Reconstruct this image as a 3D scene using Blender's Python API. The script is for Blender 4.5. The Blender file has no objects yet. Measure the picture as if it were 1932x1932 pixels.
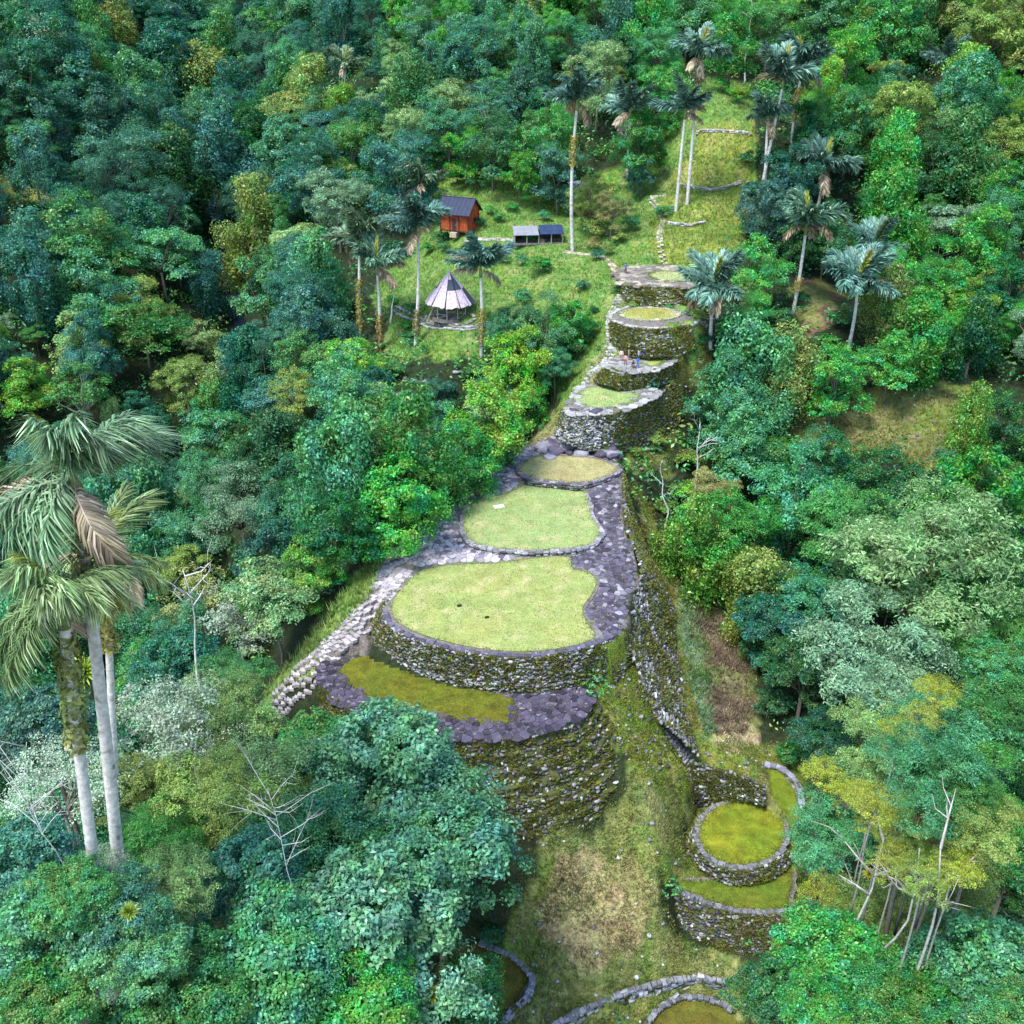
import bpy, math, random
import numpy as np
from mathutils import Vector, Matrix, Euler

R = math.radians
SC = bpy.context.scene
COL = SC.collection
rng = np.random.default_rng(7)
random.seed(7)

# ------------------------------------------------------------------ camera, sky, sun, exposure
PITCH, CAMZ, FOC = 28.0, 60.0, 1896.0          # FOC in pixels of a 1932 px wide frame
cam_d = bpy.data.cameras.new('camera')
cam_d.sensor_width = 36.0
cam_d.angle = 2 * math.atan(966.0 / FOC)
cam_d.clip_start, cam_d.clip_end = 0.5, 4000.0
cam = bpy.data.objects.new('camera', cam_d)
cam.location = (0, 0, CAMZ)
cam.rotation_euler = (R(90 - PITCH), 0, 0)
COL.objects.link(cam)
SC.camera = cam

SUN_EL, SUN_AZ = 64.0, 225.0       # azimuth clockwise from +Y (north): sun behind the camera, to the left
world = bpy.data.worlds.new('World')
SC.world = world
world.use_nodes = True
wn = world.node_tree.nodes
wl = world.node_tree.links
wn.clear()
w_out = wn.new('ShaderNodeOutputWorld')
w_bg = wn.new('ShaderNodeBackground')
w_sky = wn.new('ShaderNodeTexSky')
w_sky.sky_type = 'NISHITA'
w_sky.sun_disc = False
w_sky.sun_elevation = R(SUN_EL)
w_sky.sun_rotation = R(SUN_AZ)
w_sky.air_density = 1.0
w_sky.dust_density = 0.3
w_sky.ozone_density = 1.0
w_bg.inputs['Strength'].default_value = 0.14
wl.new(w_sky.outputs[0], w_bg.inputs[0])
wl.new(w_bg.outputs[0], w_out.inputs[0])

sun_d = bpy.data.lights.new('sun', 'SUN')
sun_d.energy = 2.1
sun_d.angle = R(20)
sun_d.color = (1.0, 0.985, 0.95)
sun = bpy.data.objects.new('sun', sun_d)
az, el = R(SUN_AZ), R(SUN_EL)
to_sun = Vector((math.sin(az) * math.cos(el), math.cos(az) * math.cos(el), math.sin(el)))
sun.rotation_euler = to_sun.to_track_quat('Z', 'Y').to_euler()
sun.location = (0, 0, 200)
COL.objects.link(sun)

SC.view_settings.view_transform = 'Standard'
SC.view_settings.look = 'None'
SC.view_settings.gamma = 1.0
SC.view_settings.exposure = 1.68
SC.view_settings.use_curve_mapping = False
SC.cycles.max_bounces = 6
SC.cycles.diffuse_bounces = 3
SC.cycles.glossy_bounces = 2
SC.cycles.transmission_bounces = 3
SC.cycles.transparent_max_bounces = 4

# ------------------------------------------------------------------ picture <-> place
cp, sp = math.cos(R(PITCH)), math.sin(R(PITCH))
def ray(px, py):
    u, v = (px - 966.0) / FOC, (966.0 - py) / FOC
    return np.array([u, cp + sp * v, -sp + cp * v])
def wp(px, py, z):
    d = ray(px, py)
    t = (z - CAMZ) / d[2]
    return np.array([d[0] * t, d[1] * t, z])
def proj(P):
    P = np.atleast_2d(np.asarray(P, float))
    x, y, z = P[:, 0], P[:, 1], P[:, 2] - CAMZ
    f = y * cp - z * sp
    up = y * sp + z * cp
    f = np.maximum(f, 1e-3)
    return np.stack([966 + FOC * x / f, 966 - FOC * up / f, f], 1)
def depr(py):
    return R(PITCH) + math.atan((py - 966.0) / FOC)

def inside(poly, X, Y):
    """point in polygon, vectorised"""
    poly = np.asarray(poly, float)
    X = np.asarray(X, float); Y = np.asarray(Y, float)
    if X.ndim == 0:
        return bool(inside(poly, X[None], Y[None])[0])
    lo, hi = poly[:, :2].min(0), poly[:, :2].max(0)
    bb = (X >= lo[0]) & (X <= hi[0]) & (Y >= lo[1]) & (Y <= hi[1])
    out = np.zeros(X.shape, bool)
    if not bb.any(): return out
    out[bb] = _inside(poly, X[bb], Y[bb])
    return out
def _inside(poly, X, Y):
    r = np.zeros(np.shape(X), bool)
    n = len(poly)
    j = n - 1
    for i in range(n):
        xi, yi = poly[i, :2]
        xj, yj = poly[j, :2]
        if yi != yj:
            c = ((yi > Y) != (yj > Y)) & (X < (xj - xi) * (Y - yi) / (yj - yi) + xi)
            r ^= c
        j = i
    return r

def resample(pts, n):
    pts = np.asarray(pts, float)
    d = np.r_[0, np.cumsum(np.linalg.norm(np.diff(pts, axis=0), axis=1))]
    t = np.linspace(0, d[-1], n)
    return np.stack([np.interp(t, d, pts[:, k]) for k in range(pts.shape[1])], 1)

def smooth_line(pts, n, closed=False):
    """Catmull-Rom through the points, n samples evenly spaced"""
    P = np.asarray(pts, float)
    if closed:
        Q = np.vstack([P[-1:], P, P[:2]])
    else:
        Q = np.vstack([2 * P[:1] - P[1:2], P, 2 * P[-1:] - P[-2:-1]])
    out = []
    for i in range(1, len(Q) - 2):
        for t in np.linspace(0, 1, 8, endpoint=False):
            a, b, c, d = Q[i - 1], Q[i], Q[i + 1], Q[i + 2]
            out.append(0.5 * (2 * b + (c - a) * t + (2 * a - 5 * b + 4 * c - d) * t * t + (3 * b - a - 3 * c + d) * t ** 3))
    out.append(Q[-2])
    r = resample(out, n + (1 if closed else 0))
    return r[:-1] if closed else r

# value noise in numpy (for ground relief and patches)
def vnoise(x, y, scale, seed=0):
    x = np.asarray(x, float) / scale + seed * 17.3
    y = np.asarray(y, float) / scale + seed * 9.1
    xi, yi = np.floor(x).astype(np.int64), np.floor(y).astype(np.int64)
    fx, fy = x - xi, y - yi
    fx = fx * fx * (3 - 2 * fx)
    fy = fy * fy * (3 - 2 * fy)
    def h(a, b):
        n = (a * 374761393 + b * 668265263 + seed * 1442695) & 0x7fffffff
        n = ((n ^ (n >> 13)) * 1274126177) & 0x7fffffff
        return ((n ^ (n >> 16)) & 0xffff) / 65535.0
    a = h(xi, yi) * (1 - fx) + h(xi + 1, yi) * fx
    b = h(xi, yi + 1) * (1 - fx) + h(xi + 1, yi + 1) * fx
    return a * (1 - fy) + b * fy
def fbm(x, y, scale, seed=0, o=3):
    s, a, r = 0.0, 0.5, 0.0
    for k in range(o):
        s = s + a * vnoise(x, y, scale / 2 ** k, seed + k)
        r += a
        a *= 0.5
    return s / r

# ------------------------------------------------------------------ object helpers
def tag(o, label=None, cat=None, group=None, kind=None):
    if label: o['label'] = label
    if cat: o['category'] = cat
    if group: o['group'] = group
    if kind: o['kind'] = kind
    return o
def link(o, parent=None):
    COL.objects.link(o)
    if parent is not None:
        o.parent = parent
    return o
def empty(name, loc=(0, 0, 0), rz=0.0, parent=None):
    o = bpy.data.objects.new(name, None)
    o.empty_display_size = 0.3
    o.location = loc
    o.rotation_euler = (0, 0, rz)
    return link(o, parent)
def mesh_np(name, V, F, mat=None, smooth=False, col=None):
    """mesh from numpy arrays; F is (n,k) with equal k or a list of index lists"""
    me = bpy.data.meshes.new(name)
    V = np.asarray(V, np.float32)
    if isinstance(F, np.ndarray):
        k = F.shape[1]
        n = F.shape[0]
        me.vertices.add(len(V))
        me.vertices.foreach_set('co', V.ravel())
        me.loops.add(n * k)
        me.loops.foreach_set('vertex_index', F.astype(np.int32).ravel())
        me.polygons.add(n)
        me.polygons.foreach_set('loop_start', np.arange(0, n * k, k, dtype=np.int32))
        me.update(calc_edges=True)
    else:
        me.from_pydata([tuple(map(float, v)) for v in V], [], [list(map(int, f)) for f in F])
        me.update()
    if smooth:
        me.polygons.foreach_set('use_smooth', np.ones(len(me.polygons), bool))
    if col is not None:
        a = me.color_attributes.new('col', 'FLOAT_COLOR', 'POINT')
        c = np.ones((len(V), 4), np.float32)
        c[:, :3] = col
        a.data.foreach_set('color', c.ravel())
    if mat is not None:
        me.materials.append(mat)
    return me
def obj(name, me, parent=None, loc=None, rot=None, scale=None, color=None):
    o = bpy.data.objects.new(name, me)
    if loc is not None: o.location = loc
    if rot is not None: o.rotation_euler = rot
    if scale is not None: o.scale = scale if hasattr(scale, '__len__') else (scale,) * 3
    if color is not None: o.color = (*color, 1.0)
    return link(o, parent)

class MB:
    """collects boxes, prisms and tubes into one mesh"""
    def __init__(self):
        self.v, self.f = [], []
    def add(self, V, F):
        b = len(self.v)
        self.v += [tuple(map(float, p)) for p in V]
        self.f += [[i + b for i in f] for f in F]
        return self
    def box(self, c, s, m=None):
        x, y, z = (k / 2 for k in s)
        V = [Vector((i * x, j * y, k * z)) for i in (-1, 1) for j in (-1, 1) for k in (-1, 1)]
        if m is not None: V = [m @ p for p in V]
        V = [p + Vector(c) for p in V]
        return self.add(V, [(0, 1, 3, 2), (4, 6, 7, 5), (0, 4, 5, 1), (2, 3, 7, 6), (0, 2, 6, 4), (1, 5, 7, 3)])
    def tube(self, P, rad, n=6, cap=True):
        P = [Vector(p) for p in P]
        rings = []
        for i, p in enumerate(P):
            d = (P[min(i + 1, len(P) - 1)] - P[max(i - 1, 0)]).normalized()
            a = d.orthogonal().normalized() if abs(d.z) < 0.95 else Vector((1, 0, 0)) - d * d.x
            a.normalize()
            b = d.cross(a)
            r = rad[i] if hasattr(rad, '__len__') else rad
            rings.append([p + (a * math.cos(t) + b * math.sin(t)) * r for t in [2 * math.pi * k / n for k in range(n)]])
        V = [q for r in rings for q in r]
        F = []
        for i in range(len(P) - 1):
            for k in range(n):
                F.append((i * n + k, i * n + (k + 1) % n, (i + 1) * n + (k + 1) % n, (i + 1) * n + k))
        if cap:
            F.append(tuple(range(n))[::-1])
            F.append(tuple((len(P) - 1) * n + k for k in range(n)))
        return self.add(V, F)
    def prism(self, poly, h):
        """poly: list of (x,y,z) anticlockwise from above, extruded down by h"""
        n = len(poly)
        V = [tuple(p) for p in poly] + [(p[0], p[1], p[2] - h) for p in poly]
        return self.add(V, [tuple(range(n)), tuple(range(2 * n - 1, n - 1, -1))] + [(i, i + n, (i + 1) % n + n, (i + 1) % n) for i in range(n)])
    def mesh(self, name, mat=None, smooth=False):
        me = bpy.data.meshes.new(name)
        me.from_pydata(self.v, [], self.f)
        me.update()
        if smooth:
            me.polygons.foreach_set('use_smooth', np.ones(len(me.polygons), bool))
        if mat: me.materials.append(mat)
        return me

# ------------------------------------------------------------------ materials
def new_mat(name):
    m = bpy.data.materials.new(name)
    m.use_nodes = True
    nt = m.node_tree
    nt.nodes.clear()
    return m, nt, nt.nodes, nt.links
def leaf_mat(name, var=0.55, hue=0.05, rough=0.45, spec=0.4, trans=0.28, base=None, warm=0.12):
    m, nt, N, L = new_mat(name)
    out = N.new('ShaderNodeOutputMaterial')
    geo = N.new('ShaderNodeNewGeometry')
    if base is None:
        ci = N.new('ShaderNodeObjectInfo')
        csock = ci.outputs['Color']
    elif base == 'attr':
        ci = N.new('ShaderNodeVertexColor'); ci.layer_name = 'col'
        csock = ci.outputs['Color']
    else:
        ci = N.new('ShaderNodeRGB')
        ci.outputs[0].default_value = (*base, 1)
        csock = ci.outputs[0]
    tex = N.new('ShaderNodeTexCoord')
    noi = N.new('ShaderNodeTexNoise')
    noi.inputs['Scale'].default_value = 0.45
    noi.inputs['Detail'].default_value = 2
    L.new(tex.outputs['Object'], noi.inputs['Vector'])
    # per leaf brightness and hue
    mr = N.new('ShaderNodeMapRange')
    mr.inputs['To Min'].default_value = 1 - var
    mr.inputs['To Max'].default_value = 1 + var
    L.new(geo.outputs['Random Per Island'], mr.inputs['Value'])
    mh = N.new('ShaderNodeMapRange')
    mh.inputs['From Min'].default_value = 0.3
    mh.inputs['From Max'].default_value = 0.7
    mh.inputs['To Min'].default_value = 0.5 - hue
    mh.inputs['To Max'].default_value = 0.5 + hue
    L.new(noi.outputs['Fac'], mh.inputs['Value'])
    hsv = N.new('ShaderNodeHueSaturation')
    L.new(mh.outputs[0], hsv.inputs['Hue'])
    n4 = N.new('ShaderNodeTexNoise'); n4.inputs['Scale'].default_value = 0.8; n4.inputs['Detail'].default_value = 1
    L.new(tex.outputs['Object'], n4.inputs['Vector'])
    mv = N.new('ShaderNodeMapRange'); mv.inputs['From Min'].default_value = 0.3; mv.inputs['From Max'].default_value = 0.7
    mv.inputs['To Min'].default_value = 0.7; mv.inputs['To Max'].default_value = 1.35
    L.new(n4.outputs['Fac'], mv.inputs['Value'])
    mm_ = N.new('ShaderNodeMath'); mm_.operation = 'MULTIPLY'
    L.new(mr.outputs[0], mm_.inputs[0]); L.new(mv.outputs[0], mm_.inputs[1])
    L.new(mm_.outputs[0], hsv.inputs['Value'])
    L.new(csock, hsv.inputs['Color'])
    # a few older, yellowish leaves
    mul = N.new('ShaderNodeMath'); mul.operation = 'MULTIPLY'; mul.inputs[1].default_value = 7.31
    fr = N.new('ShaderNodeMath'); fr.operation = 'FRACT'
    gt = N.new('ShaderNodeMath'); gt.operation = 'LESS_THAN'; gt.inputs[1].default_value = warm
    L.new(geo.outputs['Random Per Island'], mul.inputs[0]); L.new(mul.outputs[0], fr.inputs[0]); L.new(fr.outputs[0], gt.inputs[0])
    hs2 = N.new('ShaderNodeHueSaturation')
    hs2.inputs['Hue'].default_value = 0.475
    hs2.inputs['Value'].default_value = 1.7
    hs2.inputs['Saturation'].default_value = 0.8
    L.new(hsv.outputs[0], hs2.inputs['Color'])
    mix = N.new('ShaderNodeMix'); mix.data_type = 'RGBA'
    L.new(gt.outputs[0], mix.inputs['Factor']); L.new(hsv.outputs[0], mix.inputs['A']); L.new(hs2.outputs[0], mix.inputs['B'])
    bs = N.new('ShaderNodeBsdfPrincipled')
    bs.inputs['Roughness'].default_value = rough
    bs.inputs['Specular IOR Level'].default_value = spec
    L.new(mix.outputs['Result'], bs.inputs['Base Color'])
    tr = N.new('ShaderNodeBsdfTranslucent')
    hs3 = N.new('ShaderNodeHueSaturation'); hs3.inputs['Hue'].default_value = 0.49; hs3.inputs['Value'].default_value = 1.3
    L.new(mix.outputs['Result'], hs3.inputs['Color']); L.new(hs3.outputs[0], tr.inputs['Color'])
    ms = N.new('ShaderNodeMixShader'); ms.inputs[0].default_value = trans
    L.new(bs.outputs[0], ms.inputs[1]); L.new(tr.outputs[0], ms.inputs[2]); L.new(ms.outputs[0], out.inputs[0])
    return m
def surf_mat(name, base=None, attr=None, objcol=False, scale=3.0, amp=0.35, hue=0.02, rough=0.9, bump=0.3, bscale=None, spec=0.2, spots=None, detail=6, bdist=0.05):
    """rough surface: base colour (fixed, vertex attribute or object colour) varied by noise, with bump"""
    m, nt, N, L = new_mat(name)
    out = N.new('ShaderNodeOutputMaterial')
    bs = N.new('ShaderNodeBsdfPrincipled')
    bs.inputs['Roughness'].default_value = rough
    bs.inputs['Specular IOR Level'].default_value = spec
    tex = N.new('ShaderNodeTexCoord')
    n1 = N.new('ShaderNodeTexNoise')
    n1.inputs['Scale'].default_value = scale
    n1.inputs['Detail'].default_value = detail
    n1.inputs['Roughness'].default_value = 0.65
    vec = tex.outputs['Object']
    L.new(vec, n1.inputs['Vector'])
    if attr:
        c = N.new('ShaderNodeVertexColor'); c.layer_name = attr; cs = c.outputs['Color']
    elif objcol:
        c = N.new('ShaderNodeObjectInfo'); cs = c.outputs['Color']
        ad = N.new('ShaderNodeVectorMath'); ad.operation = 'ADD'
        L.new(tex.outputs['Object'], ad.inputs[0]); L.new(c.outputs['Location'], ad.inputs[1])
        L.new(ad.outputs[0], n1.inputs['Vector'])
        vec = ad.outputs[0]
    else:
        c = N.new('ShaderNodeRGB'); c.outputs[0].default_value = (*base, 1); cs = c.outputs[0]
    mr = N.new('ShaderNodeMapRange')
    mr.inputs['From Min'].default_value = 0.3; mr.inputs['From Max'].default_value = 0.7
    mr.inputs['To Min'].default_value = 1 - amp; mr.inputs['To Max'].default_value = 1 + amp
    L.new(n1.outputs['Fac'], mr.inputs['Value'])
    n2 = N.new('ShaderNodeTexNoise'); n2.inputs['Scale'].default_value = scale * 0.37; n2.inputs['Detail'].default_value = 3
    L.new(vec, n2.inputs['Vector'])
    mh = N.new('ShaderNodeMapRange'); mh.inputs['From Min'].default_value = 0.3; mh.inputs['From Max'].default_value = 0.7
    mh.inputs['To Min'].default_value = 0.5 - hue; mh.inputs['To Max'].default_value = 0.5 + hue
    L.new(n2.outputs['Fac'], mh.inputs['Value'])
    hsv = N.new('ShaderNodeHueSaturation')
    L.new(mr.outputs[0], hsv.inputs['Value']); L.new(mh.outputs[0], hsv.inputs['Hue']); L.new(cs, hsv.inputs['Color'])
    col = hsv.outputs[0]
    if spots:
        sc_, lo, hi, sc_col = spots
        n3 = N.new('ShaderNodeTexNoise'); n3.inputs['Scale'].default_value = sc_; n3.inputs['Detail'].default_value = 5
        L.new(vec, n3.inputs['Vector'])
        mm = N.new('ShaderNodeMapRange'); mm.inputs['From Min'].default_value = lo; mm.inputs['From Max'].default_value = hi
        L.new(n3.outputs['Fac'], mm.inputs['Value'])
        mx = N.new('ShaderNodeMix'); mx.data_type = 'RGBA'
        mx.inputs['B'].default_value = (*sc_col, 1)
        L.new(mm.outputs[0], mx.inputs['Factor']); L.new(col, mx.inputs['A'])
        col = mx.outputs['Result']
    L.new(col, bs.inputs['Base Color'])
    if bump:
        nb = N.new('ShaderNodeTexNoise'); nb.inputs['Scale'].default_value = bscale or scale * 3; nb.inputs['Detail'].default_value = 5
        L.new(vec, nb.inputs['Vector'])
        bp = N.new('ShaderNodeBump'); bp.inputs['Strength'].default_value = bump; bp.inputs['Distance'].default_value = bdist
        L.new(nb.outputs['Fac'], bp.inputs['Height']); L.new(bp.outputs[0], bs.inputs['Normal'])
    L.new(bs.outputs[0], out.inputs[0])
    return m

M = {}
M['leaf'] = leaf_mat('leaf', var=0.5, hue=0.06, rough=0.45, spec=0.45, warm=0.05)
M['leaf_fine'] = leaf_mat('leaf_fine', var=0.42, hue=0.025, rough=0.5, spec=0.35, warm=0.05)
M['frond'] = leaf_mat('frond', var=0.55, hue=0.02, rough=0.45, spec=0.35, trans=0.2, warm=0.16)
M['grass_blade'] = leaf_mat('grass_blade', var=0.45, hue=0.04, rough=0.6, spec=0.2, trans=0.35)
M['grass_mesh'] = leaf_mat('grass_mesh', var=0.4, hue=0.03, rough=0.65, spec=0.15, trans=0.35, base='attr')
M['under_leaf'] = leaf_mat('under_leaf', var=0.5, hue=0.03, rough=0.45, spec=0.4, trans=0.25, base='attr')
M['bark'] = surf_mat('bark', objcol=True, scale=4, amp=0.4, rough=0.85, bump=0.5, spots=(2.2, 0.55, 0.7, (0.10, 0.11, 0.06)))
M['palm_bark'] = surf_mat('palm_bark', objcol=True, scale=3, amp=0.35, rough=0.8, bump=0.3, spots=(1.3, 0.58, 0.72, (0.22, 0.2, 0.15)))
M['ground'] = surf_mat('ground', attr='col', scale=1.6, amp=0.6, hue=0.03, rough=0.95, bump=1.0, bscale=4.5, bdist=0.3, detail=9)
M['lawn'] = surf_mat('lawn', objcol=True, scale=0.55, amp=0.2, hue=0.02, rough=0.95, bump=0.6, bscale=9, spots=(0.45, 0.5, 0.72, (0.40, 0.36, 0.17)))
M['moss_lawn'] = surf_mat('moss_lawn', objcol=True, scale=0.9, amp=0.45, hue=0.03, rough=0.95, bump=0.7, bscale=6)
M['stone'] = surf_mat('stone', objcol=True, scale=2.5, amp=0.35, hue=0.02, rough=0.85, bump=0.5, bscale=9, spots=(3.1, 0.56, 0.68, (0.075, 0.075, 0.028)))
M['stone_mass'] = surf_mat('stone_mass', attr='col', scale=2.5, amp=0.35, hue=0.02, rough=0.85, bump=0.5, bscale=9, spots=(3.1, 0.58, 0.7, (0.075, 0.075, 0.028)))
M['slab'] = surf_mat('slab', objcol=True, scale=1.6, amp=0.32, hue=0.03, rough=0.75, bump=0.4, bscale=8, spec=0.15, spots=(1.9, 0.6, 0.75, (0.30, 0.28, 0.28)))
M['slab_mass'] = surf_mat('slab_mass', attr='col', scale=1.6, amp=0.32, hue=0.03, rough=0.75, bump=0.4, bscale=8, spec=0.15, spots=(1.9, 0.6, 0.75, (0.30, 0.28, 0.28)))
M['earth'] = surf_mat('earth', base=(0.07, 0.075, 0.03), scale=1.5, amp=0.4, rough=1, bump=0.7, bscale=5, spots=(0.8, 0.5, 0.62, (0.075, 0.085, 0.018)))
M['pave_earth'] = surf_mat('pave_earth', base=(0.16, 0.14, 0.13), scale=1.5, amp=0.4, rough=1, bump=0.6, bscale=5, spots=(0.9, 0.55, 0.68, (0.10, 0.115, 0.03)))
def plain(name, c, rough=0.7, **k):
    M[name] = surf_mat(name, base=c, rough=rough, **k)
plain('red_plank', (0.33, 0.06, 0.018), scale=2.2, amp=0.4, bump=0.2)
plain('dark_timber', (0.05, 0.03, 0.025), scale=2, amp=0.3)
plain('blue_roof', (0.02, 0.027, 0.055), rough=0.5, scale=1.5, amp=0.3, bump=0.2)
plain('tarp_blue', (0.03, 0.045, 0.10), rough=0.4, scale=1.2, amp=0.35)
plain('white_sheet', (0.22, 0.22, 0.235), rough=0.5, scale=1.0, amp=0.2)
plain('grey_sheet', (0.38, 0.38, 0.42), rough=0.5, scale=1.4, amp=0.25)
plain('thatch', (0.50, 0.40, 0.45), scale=3.0, amp=0.45, bump=0.8, bscale=14)
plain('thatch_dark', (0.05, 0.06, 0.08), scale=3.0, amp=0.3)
plain('pole_wood', (0.33, 0.27, 0.22), scale=4, amp=0.3)
plain('plank_pale', (0.42, 0.33, 0.22), scale=3, amp=0.3)
plain('interior', (0.02, 0.02, 0.025), scale=3, amp=0.2)
plain('skin', (0.35, 0.2, 0.13), rough=0.6, scale=8, amp=0.1, bump=0)
plain('hair', (0.02, 0.015, 0.012), rough=0.6, scale=8, amp=0.2, bump=0)

# ------------------------------------------------------------------ lie of the land
def ctl(*pts):                       # (picture x, picture y, ground height)
    return [tuple(wp(a, b, c)) for a, b, c in pts]
# terraces: outline in the picture, at its height above the main terrace (main = 0)
TERR = {
 'main':   (0.0,  [(790,1070),(760,1095),(737,1122),(724,1150),(728,1172),(762,1198),(820,1218),(890,1232),(960,1238),(1010,1238),(1062,1231),(1112,1219),(1140,1203),(1126,1182),(1108,1162),(1106,1145),(1124,1120),(1131,1095),(1112,1077),(1080,1069),(1076,1046),(1010,1049),(944,1058),(860,1062)]),
 'second': (0.55, [(872,968),(868,990),(872,1010),(888,1026),(920,1036),(970,1041),(1030,1041),(1085,1037),(1120,1028),(1135,1015),(1138,1000),(1122,975),(1116,950),(1108,928),(1080,915),(1030,910),(985,910),(968,924),(930,932),(890,945)]),
 'third':  (1.5,  [(976,880),(980,894),(1000,904),(1050,910),(1095,914),(1130,906),(1165,892),(1168,880),(1140,868),(1100,860),(1040,858),(1000,863)]),
 'crescent': (-4.0, [(618,1245),(604,1268),(606,1290),(640,1326),(700,1354),(762,1376),(840,1391),(940,1393),(1030,1379),(1092,1350),(1117,1318),(1112,1306),(1060,1302),(1000,1307),(930,1306),(860,1291),(790,1268),(730,1246),(690,1228),(660,1232)]),
 'upper':  (7.0,  [(1070,772),(1085,745),(1108,728),(1150,724),(1195,738),(1240,735),(1238,745),(1200,765),(1165,777),(1130,781),(1085,782)]),
 'lookout': (9.5, [(1150,690),(1178,671),(1225,671),(1268,672),(1270,682),(1232,698),(1190,703),(1160,697)]),
 'disc':   (13.9, [(1150,600),(1160,586),(1190,577),(1230,575),(1275,580),(1305,590),(1322,604),(1290,614),(1240,620),(1200,618),(1165,610)]),
 'summit': (16.5, [(1160,520),(1185,504),(1260,502),(1312,512),(1325,530),(1312,542),(1250,542),(1185,539)]),
 'circle': (-17.0, [(1400+90*math.cos(t),1573+66*math.sin(t)) for t in np.linspace(0,2*math.pi,24,endpoint=False)]),
 'side':   (-16.6, [(1441,1440),(1475,1452),(1503,1480),(1512,1520),(1505,1570),(1490,1570),(1478,1545),(1455,1522),(1440,1512)]),
 'apron':  (-19.0, [(1250,1668),(1300,1655),(1360,1652),(1430,1642),(1492,1615),(1500,1700),(1480,1720),(1420,1724),(1360,1714),(1300,1692)]),
 'corner': (-24.5, [(830,1790),(870,1775),(925,1780),(975,1805),(1005,1840),(990,1880),(950,1925),(850,1960),(800,1900)]),
 'foot':   (-26.0, [(1215,1935),(1240,1900),(1290,1878),(1345,1884),(1390,1910),(1400,1970),(1215,1970)]),
}
# walls: (top line in the picture + height, foot line in the picture, batter)
WALLS = {
 'main':   ([(742,1112,0),(724,1150,0),(728,1172,0),(762,1198,0),(820,1218,0),(890,1232,0),(960,1238,0),(1010,1238,0),(1062,1231,0),(1112,1219,0),(1150,1205,-.2),(1182,1190,-1.0)],
            [(722,1135),(702,1180),(703,1212),(735,1238),(800,1268),(870,1291),(940,1306),(1005,1308),(1062,1302),(1120,1306),(1168,1290),(1200,1262)], 0.8),
 'crescent': ([(606,1288,-4),(640,1326,-4),(700,1354,-4),(762,1376,-4),(840,1391,-4),(940,1393,-4),(1030,1379,-4),(1092,1350,-4),(1120,1312,-4)],
            [(600,1350),(640,1420),(700,1480),(780,1540),(880,1590),(985,1600),(1090,1560),(1170,1500),(1195,1430)], 3.6),
 'upper':  ([(1062,770,7),(1072,780,7),(1090,783,7),(1130,781,7),(1165,777,7),(1200,765,7),(1242,742,7),(1275,716,6.8)],
            [(1046,815),(1062,828),(1085,838),(1130,850),(1175,853),(1220,848),(1262,822),(1290,780)], 1.5),
 'lookout': ([(1150,690,9.5),(1165,699,9.5),(1190,703,9.5),(1232,698,9.5),(1272,682,9.5),(1305,662,9.4)],
            [(1118,714),(1140,722),(1180,731),(1230,734),(1278,718),(1318,690)], 1.3),
 'disc':   ([(1150,600,13.9),(1165,610,13.9),(1200,618,13.9),(1240,620,13.9),(1290,614,13.9),(1324,604,13.9),(1345,600,13.6)],
            [(1152,640),(1165,658),(1190,669),(1235,671),(1285,664),(1335,640),(1358,625)], 2.0),
 'summit': ([(1168,531,16.5),(1185,539,16.5),(1250,542,16.5),(1312,542,16.5),(1328,532,16.5)],
            [(1172,562),(1188,573),(1235,576),(1290,582),(1340,600)], 2.2),
 'back':   ([(1300,1438,-12.6),(1340,1445,-13),(1400,1462,-13.3),(1441,1480,-13.5)],
            [(1312,1528),(1345,1512),(1400,1503),(1441,1514)], 0.5),
 'circle': ([(1330,1530,-17),(1312,1560,-17),(1316,1600,-17),(1345,1628,-17),(1395,1640,-17),(1450,1629,-17),(1486,1600,-17)],
            [(1312,1550),(1294,1580),(1302,1622),(1340,1652),(1398,1664),(1460,1650),(1500,1620)], 0.35),
 'side':   ([(1444,1437,-16.2),(1478,1448,-16.2),(1508,1478,-16.2),(1518,1520,-16.2)],
            [(1442,1447),(1474,1460),(1500,1488),(1508,1524)], 0.12),
 'apron':  ([(1250,1668,-19),(1300,1692,-19),(1360,1714,-19),(1420,1724,-19),(1484,1720,-19)],
            [(1282,1742),(1325,1776),(1385,1796),(1440,1792),(1490,1775)], 1.7),
 'foot':   ([(1040,1932,-24.8),(1120,1892,-24.6),(1200,1862,-24.4),(1290,1842,-24.2),(1372,1848,-24.2)],
            [(1048,1946),(1126,1908),(1206,1879),(1294,1861),(1374,1868)], 0.15),
 'foot_ring': ([(1215,1935,-25.5),(1240,1900,-25.5),(1290,1878,-25.5),(1345,1884,-25.5),(1385,1905,-25.5)],
            [(1224,1940),(1248,1908),(1294,1887),(1342,1893),(1378,1912)], 0.1),
 'corner': ([(905,1776,-24),(950,1790,-24),(985,1812,-24),(1010,1845,-24),(1000,1880,-24),(968,1915,-24),(940,1950,-24)],
            [(898,1788),(938,1803),(970,1826),(990,1852),(982,1880),(950,1912),(922,1945)], 0.1),
}
# the long right-hand flank has its own foot heights
FLANK_TOP = [(1158,866,1.4),(1175,900,1),(1180,985,.5),(1208,1066,0),(1197,1120,-.5),(1183,1180,-1.5),(1192,1230,-3),(1215,1290,-5.5),(1235,1350,-8)]
FLANK_BOT = [(1172,905,-.8),(1196,980,-3),(1232,1060,-5.2),(1272,1150,-8.2),(1272,1205,-9.3),(1284,1268,-10.6),(1294,1320,-11.6),(1305,1380,-12.2),(1322,1425,-12.6)]

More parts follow.
